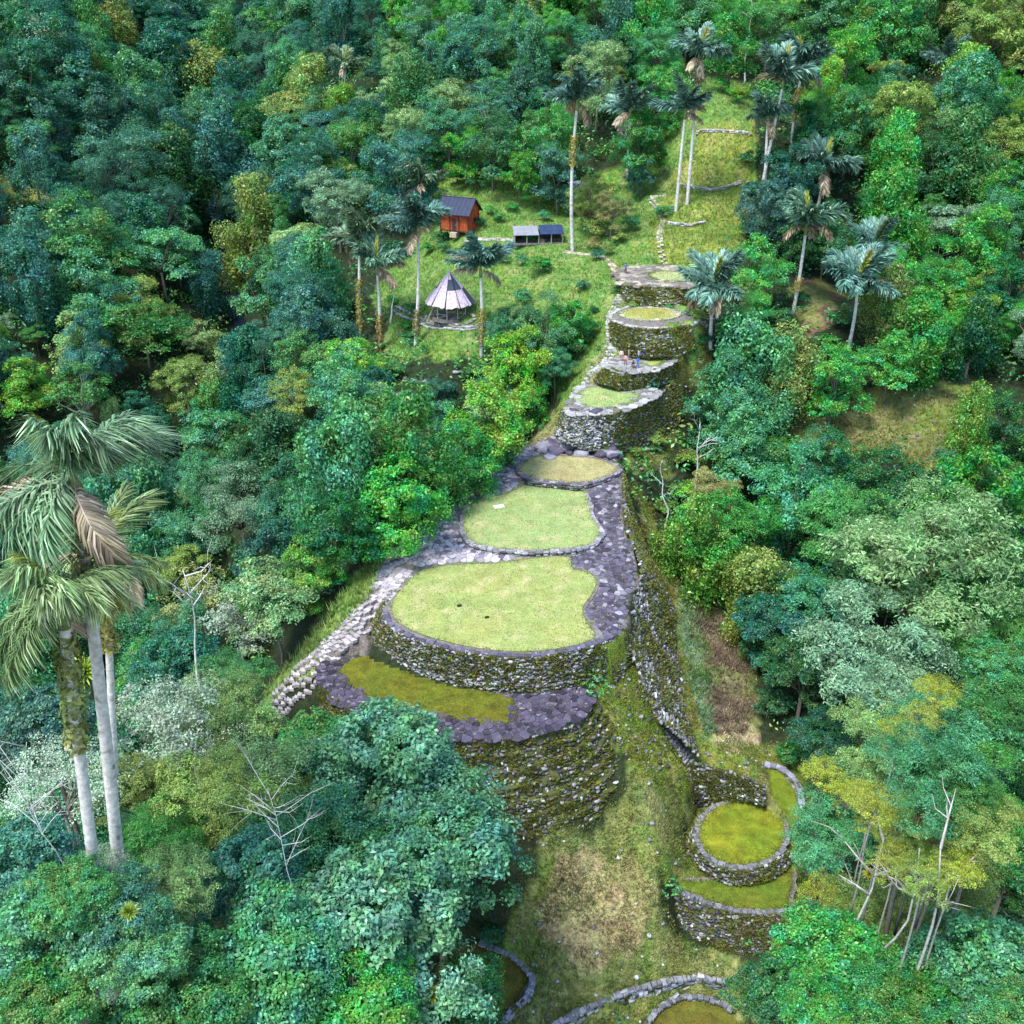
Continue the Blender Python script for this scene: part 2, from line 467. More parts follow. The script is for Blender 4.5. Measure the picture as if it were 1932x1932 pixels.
NS = 48
def wall_lines(key):
    top, bot, batter = WALLS[key]
    T = smooth_line([wp(*p) for p in top], NS)
    b = smooth_line(bot, NS)
    B = np.empty_like(T)
    for i in range(NS):
        d = ray(*b[i])
        t = (T[i, 1] - batter) / d[1]
        B[i] = d * t + (0, 0, CAMZ)
    return T, B
WL = {k: wall_lines(k) for k in WALLS}
WL['flank'] = (smooth_line([wp(*p) for p in FLANK_TOP], NS), smooth_line([wp(*p) for p in FLANK_BOT], NS))
TP = {k: (z, smooth_line([wp(x, y, z) for x, y in pl], 72, closed=True)) for k, (z, pl) in TERR.items()}
for _k in ('upper', 'lookout', 'disc', 'summit', 'crescent', 'corner', 'apron'):
    _p = TP[_k][1]
    _p[:, :2] += (np.c_[fbm(_p[:, 0] * 9, _p[:, 1] * 9, 9, 5), fbm(_p[:, 0] * 9, _p[:, 1] * 9, 9, 15)] - 0.5) * 0.7

C = []
for k, (T, B) in WL.items():
    for i in range(0, NS, 6):
        C.append(tuple(B[i] - (0, 0, 0.1)))
C += ctl((740,1040,-.1),(765,1015,.1),(800,985,.2),(850,950,.4),(880,935,.6),(930,900,.9),(965,875,1.2),(1000,845,1.6),(1060,835,1.8),(1120,848,1.5),
         (800,1062,-.1),(830,1030,.1),(855,985,.3),(1160,920,.8),(1165,985,.4),(1150,1050,.1),(1190,1070,-.1),(1165,1120,-.35),(1150,1180,-.8),
         (708,1122,-.6),(690,1165,-1.4),(650,1215,-2.8),(690,1200,-2.0),(625,1225,-3.2),(602,1255,-4.6),(560,1295,-7.3),(512,1340,-10.5),(590,1300,-7.2),(540,1345,-10.5),
         (1170,1240,-3.6),(1150,1290,-4.6),(1150,1340,-5.6),(1190,1400,-8.2),(1205,1450,-9.2),(1262,1420,-10.5),(1300,1470,-12.6),(1230,1520,-12.2))
C += ctl((1100,1640,-17),(1200,1600,-14.6),(1260,1640,-16.4),(1250,1700,-18.4),(1100,1750,-20.5),(1000,1720,-19.5),(1200,1800,-22.2),(1330,1830,-23.6),(1050,1850,-23.6),(1150,1880,-24.2),(1000,1900,-24.4),(950,1700,-19),
         (1400,1430,-13.6),(1360,1380,-13.2),(1330,1250,-11.4),(1400,1250,-13.2),(1420,1330,-14.2),(1300,1110,-8.6),(1350,1130,-10.8),(1470,1400,-15.8),(1520,1500,-17.6),(1530,1620,-19.6),(1510,1740,-22))
C += ctl((1040,660,7.0),(1020,740,2.0),(985,800,-1.5),(930,870,-5),(1100,700,7.6),(1130,650,10.2),(1135,590,12.6),(1140,530,15.6),(1000,560,12.4),(1080,500,15.8),(940,620,9.6),
         (850,610,9.6),(790,600,8.2),(900,640,8.6),(820,680,6.2),(780,740,3.8),(730,700,2.0),(700,600,5.5),(875,445,17.2),(800,480,13.0),(840,530,12.0),(960,470,16.0),(1020,470,16.4),(1050,400,19.5),(960,360,22.5),(850,340,22),
         (1150,430,19.0),(1200,330,25.0),(1280,420,21.2),(1340,440,20.6),(1380,350,25.2),(1300,350,25.0),(1370,255,33),(1330,300,29),(1280,480,17.6),(1400,450,19.5),(1340,180,39),(1420,200,37),(1365,615,12.2),(1352,665,8.8),(1322,712,6.2),(1300,770,2.4),(1275,840,-.6),(1230,875,-1.4),(1260,930,-4.2))
C += ctl((1650,810,.5),(1560,770,2.5),(1760,760,3.5),(1720,880,-2.5),(1560,860,-2.5),(1530,560,13.5),(1480,600,11),(1600,640,10))
C += [(-45,95,-26),(-62,150,-20),(-54,195,-7),(-74,260,3),(-105,345,17),(-128,450,40),(-80,118,-27),(-130,85,-34),
      (-24,42,-9),(-36,60,-13),(-34,80,-16),(-30,92,-14),(-15,58,-15),(-60,60,-22),(-60,20,-16),(-20,20,-14),(-8,48,-20),
      (-100,190,2),(-112,240,16),(-132,300,32),(-145,180,14),(-165,240,36),(-175,350,66),(-112,150,-10),(-240,400,105),(-150,430,60),(-230,200,45),(-250,120,10),(-100,420,44),
      (-24,215,19),(-32,240,22),(-15,262,30),(-60,300,22),(-40,330,42),(-72,400,52),(0,300,50),(-60,460,86),(5,350,76),(-38,175,3),(-40,150,-6),(-42,125,-14),(-50,220,8),
      (35,90,-14),(48,108,-14),(62,98,-15),(82,120,-8),(85,150,5),(64,168,9),(92,190,19),(64,190,17),(104,240,34),(64,240,36),(132,200,27),(145,300,64),(84,300,62),(38,265,46),
      (30,55,-25),(42,60,-25),(46,75,-21),(62,80,-19),(20,36,-29),(0,40,-28),(90,70,-18),(60,40,-28),(140,120,0),(160,60,-10),(200,200,40),
      (-300,600,150),(0,600,170),(250,600,170),(100,420,110),(250,350,110),(-450,300,120),(-400,0,40),(350,100,60),(300,-100,0),(-200,-150,-20),(0,-150,-40)]
C = np.array(C)
_sc = 100.0
def _tps_k(r2):
    return np.where(r2 > 1e-12, 0.5 * r2 * np.log(np.maximum(r2, 1e-12)), 0.0)
def _fit(C, lam=2e-5):
    X = C[:, :2] / _sc
    n = len(X)
    K = _tps_k(((X[:, None] - X[None]) ** 2).sum(-1)) + lam * np.eye(n)
    P = np.c_[np.ones(n), X]
    A = np.block([[K, P], [P.T, np.zeros((3, 3))]])
    return X, np.linalg.solve(A, np.r_[C[:, 2], np.zeros(3)])
_X, _W = _fit(C)
def ground_raw(x, y):
    x = np.asarray(x, float); y = np.asarray(y, float)
    sh = x.shape
    q = np.stack([x.ravel(), y.ravel()], 1) / _sc
    out = np.empty(len(q))
    for s in range(0, len(q), 20000):
        b = q[s:s + 20000]
        out[s:s + 20000] = _tps_k(((b[:, None] - _X[None]) ** 2).sum(-1)) @ _W[:-3] + _W[-3] + b @ _W[-2:]
    return out.reshape(sh)
def shrink(poly, d):
    c = poly[:, :2].mean(0)
    n = len(poly)
    t = np.roll(poly[:, :2], -1, 0) - np.roll(poly[:, :2], 1, 0)
    t /= np.linalg.norm(t, axis=1)[:, None] + 1e-9
    nrm = np.stack([-t[:, 1], t[:, 0]], 1)
    area = 0.5 * np.sum(poly[:, 0] * np.roll(poly[:, 1], -1) - poly[:, 1] * np.roll(poly[:, 0], -1))
    if area < 0: nrm = -nrm
    return poly[:, :2] + nrm * d
CLAMP = [(z, shrink(p, 0.55)) for z, p in TP.values()]
def ground_z(x, y, relief=True):
    x = np.asarray(x, float); y = np.asarray(y, float)
    z = ground_raw(x, y)
    if relief:
        far = np.clip((np.hypot(x - 5, y - 115) - 60) / 80, 0, 1)
        z = z + (fbm(x, y, 3.0, 3) - 0.5) * 0.35 + (fbm(x, y, 26, 5) - 0.5) * 7 * far
    z = np.where(inside(PLAT, x, y), plat_z(x, y), z)
    for zt, pl in CLAMP:
        z = np.where(inside(pl, x, y), zt - 0.25, z)
    return z
PLAT = smooth_line([wp(a, b, 0.3) for a, b in ((738,1046),(800,988),(880,933),(960,872),(1010,848),(1060,836),(1156,860),(1176,900),(1182,985),(1210,1067),(1199,1121),(1183,1188),(1130,1212),(1112,1222),(960,1225),(760,1190),(722,1150),(722,1110))], 60, True)
def plat_z(x, y):
    z = np.interp(y, (80, 95, 104, 112, 120, 126, 132), (-.25, -.1, .08, .3, .85, 1.25, 1.6))
    return z - np.clip((x - 8) / 6, 0, 1) * np.clip((96 - y) / 13, 0, 1) * 0.9 + (fbm(x, y, 2.0, 71) - 0.5) * 0.12
def hit(px, py, tmin=35, tmax=700, n=900, lift=0.0):
    """where the line of sight through a picture point meets the ground (or a height above it)"""
    d = ray(px, py)
    t = np.geomspace(tmin, tmax, n)
    P = d[None] * t[:, None]
    P[:, 2] += CAMZ
    g = ground_z(P[:, 0], P[:, 1]) + lift
    b = np.where(P[:, 2] <= g)[0]
    if len(b) == 0: return None
    i = b[0]
    return P[i]

# ---- ground kinds: outlines in the picture, carried onto the land
ZONE_PX = {
 'slope': ([(735,500),(790,440),(815,330),(900,325),(1000,340),(1085,360),(1150,325),(1232,262),(1330,150),(1420,160),(1432,290),(1410,400),(1402,470),(1330,520),(1330,600),(1300,700),(1245,745),(1050,765),(1020,735),(1075,690),(1120,650),(1080,590),(1010,600),(930,640),(905,690),(740,690),(725,610),(700,560)], (0.115, 0.21, 0.042)),
 'meadow': ([(1235,500),(1225,420),(1290,300),(1335,240),(1425,240),(1420,330),(1405,470),(1330,505)], (0.19, 0.23, 0.04)),
 'clearing': ([(1490,800),(1540,760),(1600,742),(1790,738),(1850,730),(1860,790),(1800,870),(1745,905),(1700,872),(1620,850),(1520,855),(1470,830)], (0.125, 0.13, 0.035)),
 'brown': ([(1490,540),(1540,520),(1585,545),(1575,600),(1545,650),(1510,640)], (0.13, 0.08, 0.045)),
 'bank': ([(1212,1440),(1280,1500),(1300,1600),(1240,1680),(1280,1760),(1380,1820),(1480,1932),(930,1960),(930,1780),(985,1650),(1010,1590),(1110,1550)], (0.15, 0.175, 0.05)),
 'straw': ([(1040,1650),(1130,1600),(1200,1620),(1230,1700),(1200,1790),(1120,1830),(1040,1790),(1020,1710)], (0.33, 0.27, 0.13)),
 'brush': ([(1300,1105),(1345,1120),(1390,1190),(1425,1260),(1432,1335),(1405,1385),(1350,1395),(1330,1300),(1320,1200)], (0.15, 0.115, 0.07)),
 'bluegrass': ([(1278,1120),(1308,1120),(1335,1250),(1352,1390),(1330,1400),(1300,1290),(1290,1190)], (0.12, 0.20, 0.09)),
 'tan': ([(1340,1370),(1410,1370),(1430,1410),(1390,1430),(1345,1420)], (0.36, 0.28, 0.16)),
 'strip': ([(1192,905),(1230,960),(1275,1080),(1310,1160),(1330,1330),(1340,1440),(1290,1430),(1260,1300),(1280,1200),(1255,1110),(1215,1030)], (0.13, 0.13, 0.03)),
 'corner_bank': ([(1110,1240),(1180,1200),(1230,1300),(1300,1430),(1330,1500),(1310,1540),(1200,1470),(1170,1420),(1130,1360)], (0.115, 0.155, 0.02)),
 'sidefield': ([(1330,1420),(1500,1390),(1540,1500),(1530,1640),(1500,1740),(1300,1700),(1250,1660),(1300,1560),(1290,1470)], (0.13, 0.15, 0.03)),
 'leftbank': ([(745,1035),(735,1070),(700,1135),(640,1195),(560,1280),(505,1340),(500,1300),(580,1210),(640,1130),(690,1060),(720,1030)], (0.17, 0.25, 0.06)),
 'ridgeleft': ([(1060,770),(1120,690),(1145,640),(1165,560),(1180,545),(1190,660),(1100,760),(1060,830),(1000,850),(960,870),(1020,800)], (0.20, 0.20, 0.07)),
 'rightmoss': ([(1200,770),(1245,738),(1290,690),(1335,600),(1352,640),(1330,700),(1290,760),(1272,850),(1258,900),(1195,890),(1185,858),(1230,850)], (0.115, 0.12, 0.03)),
 'patch': ([(0,350),(40,350),(100,368),(110,385),(40,392),(0,385)], (0.2, 0.2, 0.04)),
 'pavezone': ([(735,1045),(800,985),(880,930),(960,870),(1010,845),(1050,825),(1150,850),(1180,900),(1185,990),(1215,1070),(1200,1120),(1185,1190),(1110,1230),(700,1240),(600,1280),(610,1240),(690,1150)], (0.16, 0.14, 0.12)),
}
def on_land(poly):
    out = []
    P = np.asarray(poly, float)
    for i in range(len(P)):
        a, b = P[i], P[(i + 1) % len(P)]
        for t in (0, 0.5):
            h = hit(*(a + (b - a) * t), n=500)
            if h is not None: out.append(h[:2])
    return np.array(out)
ZONES = {k: (on_land(p), c) for k, (p, c) in ZONE_PX.items()}
OPEN = [z[0] for z in ZONES.values()] + [p for _, p in TP.values()] + [np.vstack([T[:, :2], B[::-1, :2]]) for T, B in WL.values()] + [on_land([(785,1078),(700,1178),(605,1275),(525,1355),(488,1335),(595,1222),(690,1128),(750,1058)])]
_ox, _oy = np.arange(-170, 130, 0.5), np.arange(30, 330, 0.5)
_OM = np.zeros((len(_oy), len(_ox)), bool)
_mx, _my = np.meshgrid(_ox, _oy)
for _p in OPEN: _OM |= inside(_p, _mx, _my)
def is_open(x, y):
    i = ((np.asarray(x, float) + 170) * 2).astype(int); j = ((np.asarray(y, float) - 30) * 2).astype(int)
    ok = (i >= 0) & (i < len(_ox)) & (j >= 0) & (j < len(_oy))
    return np.where(ok, _OM[np.clip(j, 0, len(_oy) - 1), np.clip(i, 0, len(_ox) - 1)], False)

def axis(a, b, fine, lo, hi):
    mid = np.arange(a, b, fine)
    l, s = [], fine
    x = a
    while x > lo:
        s = min(s * 1.09, 14); x -= s; l.append(x)
    h = []
    s = fine; x = mid[-1]
    while x < hi:
        s = min(s * 1.09, 14); x += s; h.append(x)
    return np.r_[l[::-1], mid, h]
gx = axis(-34, 46, 0.55, -430, 430)
gy = axis(44, 200, 0.55, -130, 640)
GX, GY = np.meshgrid(gx, gy)
GZ = ground_z(GX, GY)
nx, ny = len(gx), len(gy)
RAVL = resample(np.array([(-62,150),(-56,180),(-54,195),(-62,225),(-74,260),(-90,305),(-105,345),(-118,400),(-128,450)], float), 90)
_dm = np.full(GX.shape, 1e9)
for _p in RAVL: _dm = np.minimum(_dm, np.hypot(GX - _p[0], GY - _p[1]))
GZ = GZ - 9 * np.exp(-(_dm / 9) ** 2)                # the stream has cut a gully
_md = inside(ZONES['meadow'][0], GX, GY)           # old farming steps on the hillside
_st = 4.6
_k = np.floor((GZ - 1.0) / _st); _f = (GZ - 1.0) / _st - _k
_s = np.clip((_f - 0.42) / 0.5, 0, 1)
_sl = inside(ZONES['slope'][0], GX, GY) & ~_md & (np.hypot(GX + 9, GY - 192) > 8) & (np.hypot(GX + 10, GY - 160) > 7)
_k2 = np.floor(GZ / 2.1); _f2 = GZ / 2.1 - _k2; _s2 = np.clip((_f2 - 0.35) / 0.5, 0, 1)
GZ = np.where(_sl, GZ * 0.35 + 0.65 * 2.1 * (_k2 + 0.1 * _f2 + 0.9 * _s2 * _s2 * (3 - 2 * _s2)), GZ)
GZ = np.where(_md, GZ * 0.15 + 0.85 * (1.0 + _st * (_k + 0.12 * _f + 0.88 * _s * _s * (3 - 2 * _s))), GZ)
gcol = np.empty(GX.shape + (3,))
gcol[:] = (0.022, 0.032, 0.012)
wx = GX + (fbm(GX, GY, 2.6, 11) - 0.5) * 4.5
wy = GY + (fbm(GX, GY, 2.6, 21) - 0.5) * 4.5
for k in ('slope','meadow','clearing','brown','bank','straw','strip','corner_bank','sidefield','brush','bluegrass','tan','leftbank','ridgeleft','rightmoss','patch','pavezone'):
    p, c = ZONES[k]
    gcol[inside(p, wx, wy)] = c
n1 = fbm(GX, GY, 5, 31)[..., None]
n2 = fbm(GX, GY, 1.3, 41)[..., None]
lush, dry = np.array((0.11, 0.19, 0.02)), np.array((0.27, 0.22, 0.10))
op = (gcol.sum(-1) > 0.1)[..., None]
gcol = np.where(op & (n1 > 0.56), gcol * 0.55 + lush * 0.45, gcol)
gcol = np.where(op & (n2 > 0.62), gcol * 0.65 + dry * 0.35, gcol)
gcol *= 0.8 + 0.4 * n2
idx = np.arange(nx * ny).reshape(ny, nx)
Fq = np.stack([idx[:-1, :-1], idx[:-1, 1:], idx[1:, 1:], idx[1:, :-1]], -1).reshape(-1, 4)
ground = obj('ground', mesh_np('ground', np.stack([GX, GY, GZ], -1).reshape(-1, 3), Fq, M['ground'], True, gcol.reshape(-1, 3)))
tag(ground, 'forested mountain ground with grassy slopes and open banks', kind='structure')

def gz(x, y):
    """height of the built ground sheet"""
    x = np.clip(np.asarray(x, float), gx[1], gx[-2]); y = np.clip(np.asarray(y, float), gy[1], gy[-2])
    i = np.clip(np.searchsorted(gx, x) - 1, 0, nx - 2)
    j = np.clip(np.searchsorted(gy, y) - 1, 0, ny - 2)
    fx = (x - gx[i]) / (gx[i + 1] - gx[i]); fy = (y - gy[j]) / (gy[j + 1] - gy[j])
    return (GZ[j, i] * (1 - fx) + GZ[j, i + 1] * fx) * (1 - fy) + (GZ[j + 1, i] * (1 - fx) + GZ[j + 1, i + 1] * fx) * fy
def hit_fast(px, py, lift=0.0, tmin=35, tmax=650, n=700):
    d = ray(px, py)
    t = np.geomspace(tmin, tmax, n)
    P = d[None] * t[:, None]
    P[:, 2] += CAMZ
    b = np.where(P[:, 2] <= gz(P[:, 0], P[:, 1]) + lift)[0]
    return P[b[0]] if len(b) else None

# ------------------------------------------------------------------ stones, slabs, grass
def stone_proto(seed):
    r = np.random.default_rng(seed)
    g = [(i, j, k) for i in (-1, 0, 1) for j in (-1, 0, 1) for k in (-1, 0, 1) if (i, j, k) != (0, 0, 0)]
    ix = {p: n for n, p in enumerate(g)}
    V = np.array(g, float)
    L = np.linalg.norm(V, axis=1)[:, None]
    V = V * 0.82 + (V / L) * 0.22
    V += r.normal(0, 0.11, V.shape)
    F = []
    for ax in range(3):
        for s in (-1, 1):
            for a in (-1, 0):
                for b in (-1, 0):
                    q = []
                    for da, db in ((0, 0), (1, 0), (1, 1), (0, 1)):
                        p = [0, 0, 0]
                        p[ax] = s; p[(ax + 1) % 3] = a + da; p[(ax + 2) % 3] = b + db
                        q.append(ix[tuple(p)])
                    F.append(q if s > 0 else q[::-1])
    return V * 0.5, np.array(F)
STONES = [stone_proto(100 + i) for i in range(8)]
STONE_ME = [mesh_np('stone', V, F, M['stone'], False) for V, F in STONES]
PAL = {'pale': (0.27, 0.27, 0.265), 'grey': (0.15, 0.15, 0.15), 'dark': (0.065, 0.06, 0.068), 'moss': (0.075, 0.08, 0.02), 'moss2': (0.13, 0.14, 0.03), 'white': (0.43, 0.43, 0.42), 'tan': (0.34, 0.28, 0.2)}
def pick(weights):
    k = list(weights); w = np.array([weights[a] for a in k], float)
    c = np.array(PAL[k[rng.choice(len(k), p=w / w.sum())]])
    return np.clip(c * rng.uniform(0.75, 1.25) + rng.normal(0, 0.01, 3), 0.01, 0.8)
def mat_basis(x, y, z):
    return np.stack([x, y, z], 1)
def stones_to(parent, base, items, nparts, name='stone', mass='stones'):
    """items: (pos, basis 3x3, size 3, colour). The ones largest in view become objects, the rest one joined part"""
    key = [-(s[0] * s[2]) / (np.linalg.norm(p - (0, 0, CAMZ)) ** 2) for p, b, s, c in items]
    order = np.argsort(key)
    head, tail = order[:nparts], order[nparts:]
    for i in head:
        p, b, s, c = items[i]
        o = bpy.data.objects.new(name, STONE_ME[rng.integers(8)])
        mw = Matrix([[b[r][0] * s[0], b[r][1] * s[1], b[r][2] * s[2], p[r] - base[r]] for r in range(3)] + [[0, 0, 0, 1]])
        o.matrix_local = mw
        o.color = (*c, 1)
        link(o, parent)
    if len(tail):
        VV, FF, CC = [], [], []
        n = 0
        for i in tail:
            p, b, s, c = items[i]
            V, F = STONES[rng.integers(8)]
            VV.append((V * np.asarray(s)) @ np.asarray(b).T + (p - base))
            FF.append(F + n); n += len(V)
            CC.append(np.repeat(c[None], len(V), 0))
        o = obj(mass, mesh_np(mass, np.vstack(VV), np.vstack(FF), M['stone_mass'], False, np.vstack(CC)), parent)
        tag(o, kind='stuff')

def blades(P, h, w, col, lean=0.5, k=3, nrm=None):
    """k grass blades at each point: thin triangles"""
    n = len(P)
    P = np.repeat(P, k, 0)
    h = np.repeat(h, k) * rng.uniform(0.6, 1.3, n * k)
    c = np.repeat(col, k, 0) * rng.uniform(0.75, 1.25, (n * k, 1))
    a = rng.uniform(0, 2 * np.pi, n * k)
    d = np.stack([np.cos(a), np.sin(a), np.zeros(n * k)], 1)
    up = np.zeros((n * k, 3)); up[:, 2] = 1
    if nrm is not None: up = np.repeat(nrm, k, 0)
    s = np.cross(d, up)
    s /= np.linalg.norm(s, axis=1)[:, None] + 1e-9
    P = P + d * (rng.uniform(0, 0.5, (n * k, 1)) * w * 3)
    tip = P + up * h[:, None] + d * (h * lean * rng.uniform(0.2, 1.2, n * k))[:, None]
    V = np.stack([P - s * w, P + s * w, tip], 1).reshape(-1, 3)
    F = np.arange(n * k * 3).reshape(-1, 3)
    return V, F, np.repeat(c, 3, 0)
def scatter_in(poly, dens):
    p = np.asarray(poly)[:, :2]
    lo, hi = p.min(0), p.max(0)
    n = int((hi - lo).prod() * dens)
    q = rng.uniform(lo, hi, (n, 2))
    return q[inside(p, q[:, 0], q[:, 1])]

def fill_mesh(name, outline, zf, mat, step=0.8):
    """flat filled outline with an inner grid so that it can undulate"""
    from mathutils.geometry import delaunay_2d_cdt
    o = np.asarray(outline)[:, :2]
    lo, hi = o.min(0), o.max(0)
    q = np.stack(np.meshgrid(np.arange(lo[0], hi[0], step), np.arange(lo[1], hi[1], step)), -1).reshape(-1, 2)
    q = q + rng.uniform(-0.2, 0.2, q.shape) * step
    q = q[inside(shrink(np.c_[o, np.zeros(len(o))], step * 0.35), q[:, 0], q[:, 1])]
    vs = [Vector(p) for p in o] + [Vector(p) for p in q]
    r = delaunay_2d_cdt(vs, [], [list(range(len(o)))], 1, 1e-4)
    V = np.array([(v.x, v.y) for v in r[0]])
    F = [list(f) for f in r[2]]
    a = V[F[0]]
    if (a[1][0] - a[0][0]) * (a[2][1] - a[0][1]) - (a[1][1] - a[0][1]) * (a[2][0] - a[0][0]) < 0:
        F = [f[::-1] for f in F]
    return mesh_np(name, np.c_[V, zf(V[:, 0], V[:, 1])], np.array(F), mat, True)

def voronoi(sites, gap, jitter_r):
    out = []
    S = np.asarray(sites)
    for i, s in enumerate(S):
        d = np.linalg.norm(S - s, axis=1)
        nb = np.where((d < jitter_r * 3) & (d > 0))[0]
        nb = nb[np.argsort(d[nb])][:14]
        r = jitter_r * 0.85
        poly = [s + r * np.array((math.cos(t), math.sin(t))) for t in np.linspace(0, 2 * math.pi, 9)[:-1]]
        for j in nb:
            m = (S[j] + s) / 2; nn = (S[j] - s) / (d[j] + 1e-9)
            m = m - nn * gap / 2
            new = []
            for k in range(len(poly)):
                a, b = poly[k], poly[(k + 1) % len(poly)]
                da, db = (a - m) @ nn, (b - m) @ nn
                if da <= 0: new.append(a)
                if da * db < 0: new.append(a + (b - a) * da / (da - db))
            poly = new
            if len(poly) < 3: break
        if len(poly) >= 3: out.append((s, np.array(poly)))
    return out
def poisson(poly_test, lo, hi, r, tries=6000):
    pts = np.empty((0, 2))
    cand = rng.uniform(lo, hi, (tries, 2))
    for q in cand[poly_test(cand[:, 0], cand[:, 1])]:
        if len(pts) and ((pts - q) ** 2).sum(1).min() < (r * rng.uniform(0.75, 1.3)) ** 2: continue
        pts = np.vstack([pts, q])
    return pts
def slabs_to(parent, base, cells, zf, colf, nparts, thick=0.14, name='slab', jz=0.05, drop=0.0):
    cells = [c for c in cells if rng.random() >= drop]
    area = [0.5 * abs(np.sum(p[:, 0] * np.roll(p[:, 1], -1) - p[:, 1] * np.roll(p[:, 0], -1))) for s, p in cells]
    order = np.argsort([-a / (s[1] ** 2) for a, (s, p) in zip(area, cells)])
    VV, FF, CC, n = [], [], [], 0
    for rank, i in enumerate(order):
        s, p = cells[i]
        if area[i] < 0.05: continue
        z0 = zf(p[:, 0], p[:, 1]) + rng.uniform(-jz, jz) + 0.05 * rng.normal(size=2) @ (p - s).T
        if np.ptp(z0) > 0.45: continue
        c = np.asarray(colf(s))
        m = len(p)
        ins = s + (p - s) * (1 - 0.05 / max(0.2, math.sqrt(area[i])))
        V = np.vstack([np.c_[ins, z0], np.c_[p, z0 - 0.035], np.c_[p, z0 - thick]])
        F = [list(range(m))] + [[k + m, (k + 1) % m + m, (k + 1) % m, k] for k in range(m)] + [[k + 2 * m, (k + 1) % m + 2 * m, (k + 1) % m + m, k + m] for k in range(m)]
        a2 = np.sum(p[:, 0] * np.roll(p[:, 1], -1) - p[:, 1] * np.roll(p[:, 0], -1))
        if a2 < 0: F = [f[::-1] for f in F]
        if rank < nparts:
            org = np.array([s[0], s[1], z0.mean()])
            obj(name, mesh_np(name, V - org, F, M['slab']), parent, loc=org - base, color=c)
        else:
            VV.append(V - base); FF += [[k + n for k in f] for f in F]; n += len(V)
            CC.append(np.repeat(c[None], len(V), 0))
    if VV:
        tag(obj('paving_stones', mesh_np('paving_stones', np.vstack(VV), FF, M['slab_mass'], False, np.vstack(CC)), parent), kind='stuff')

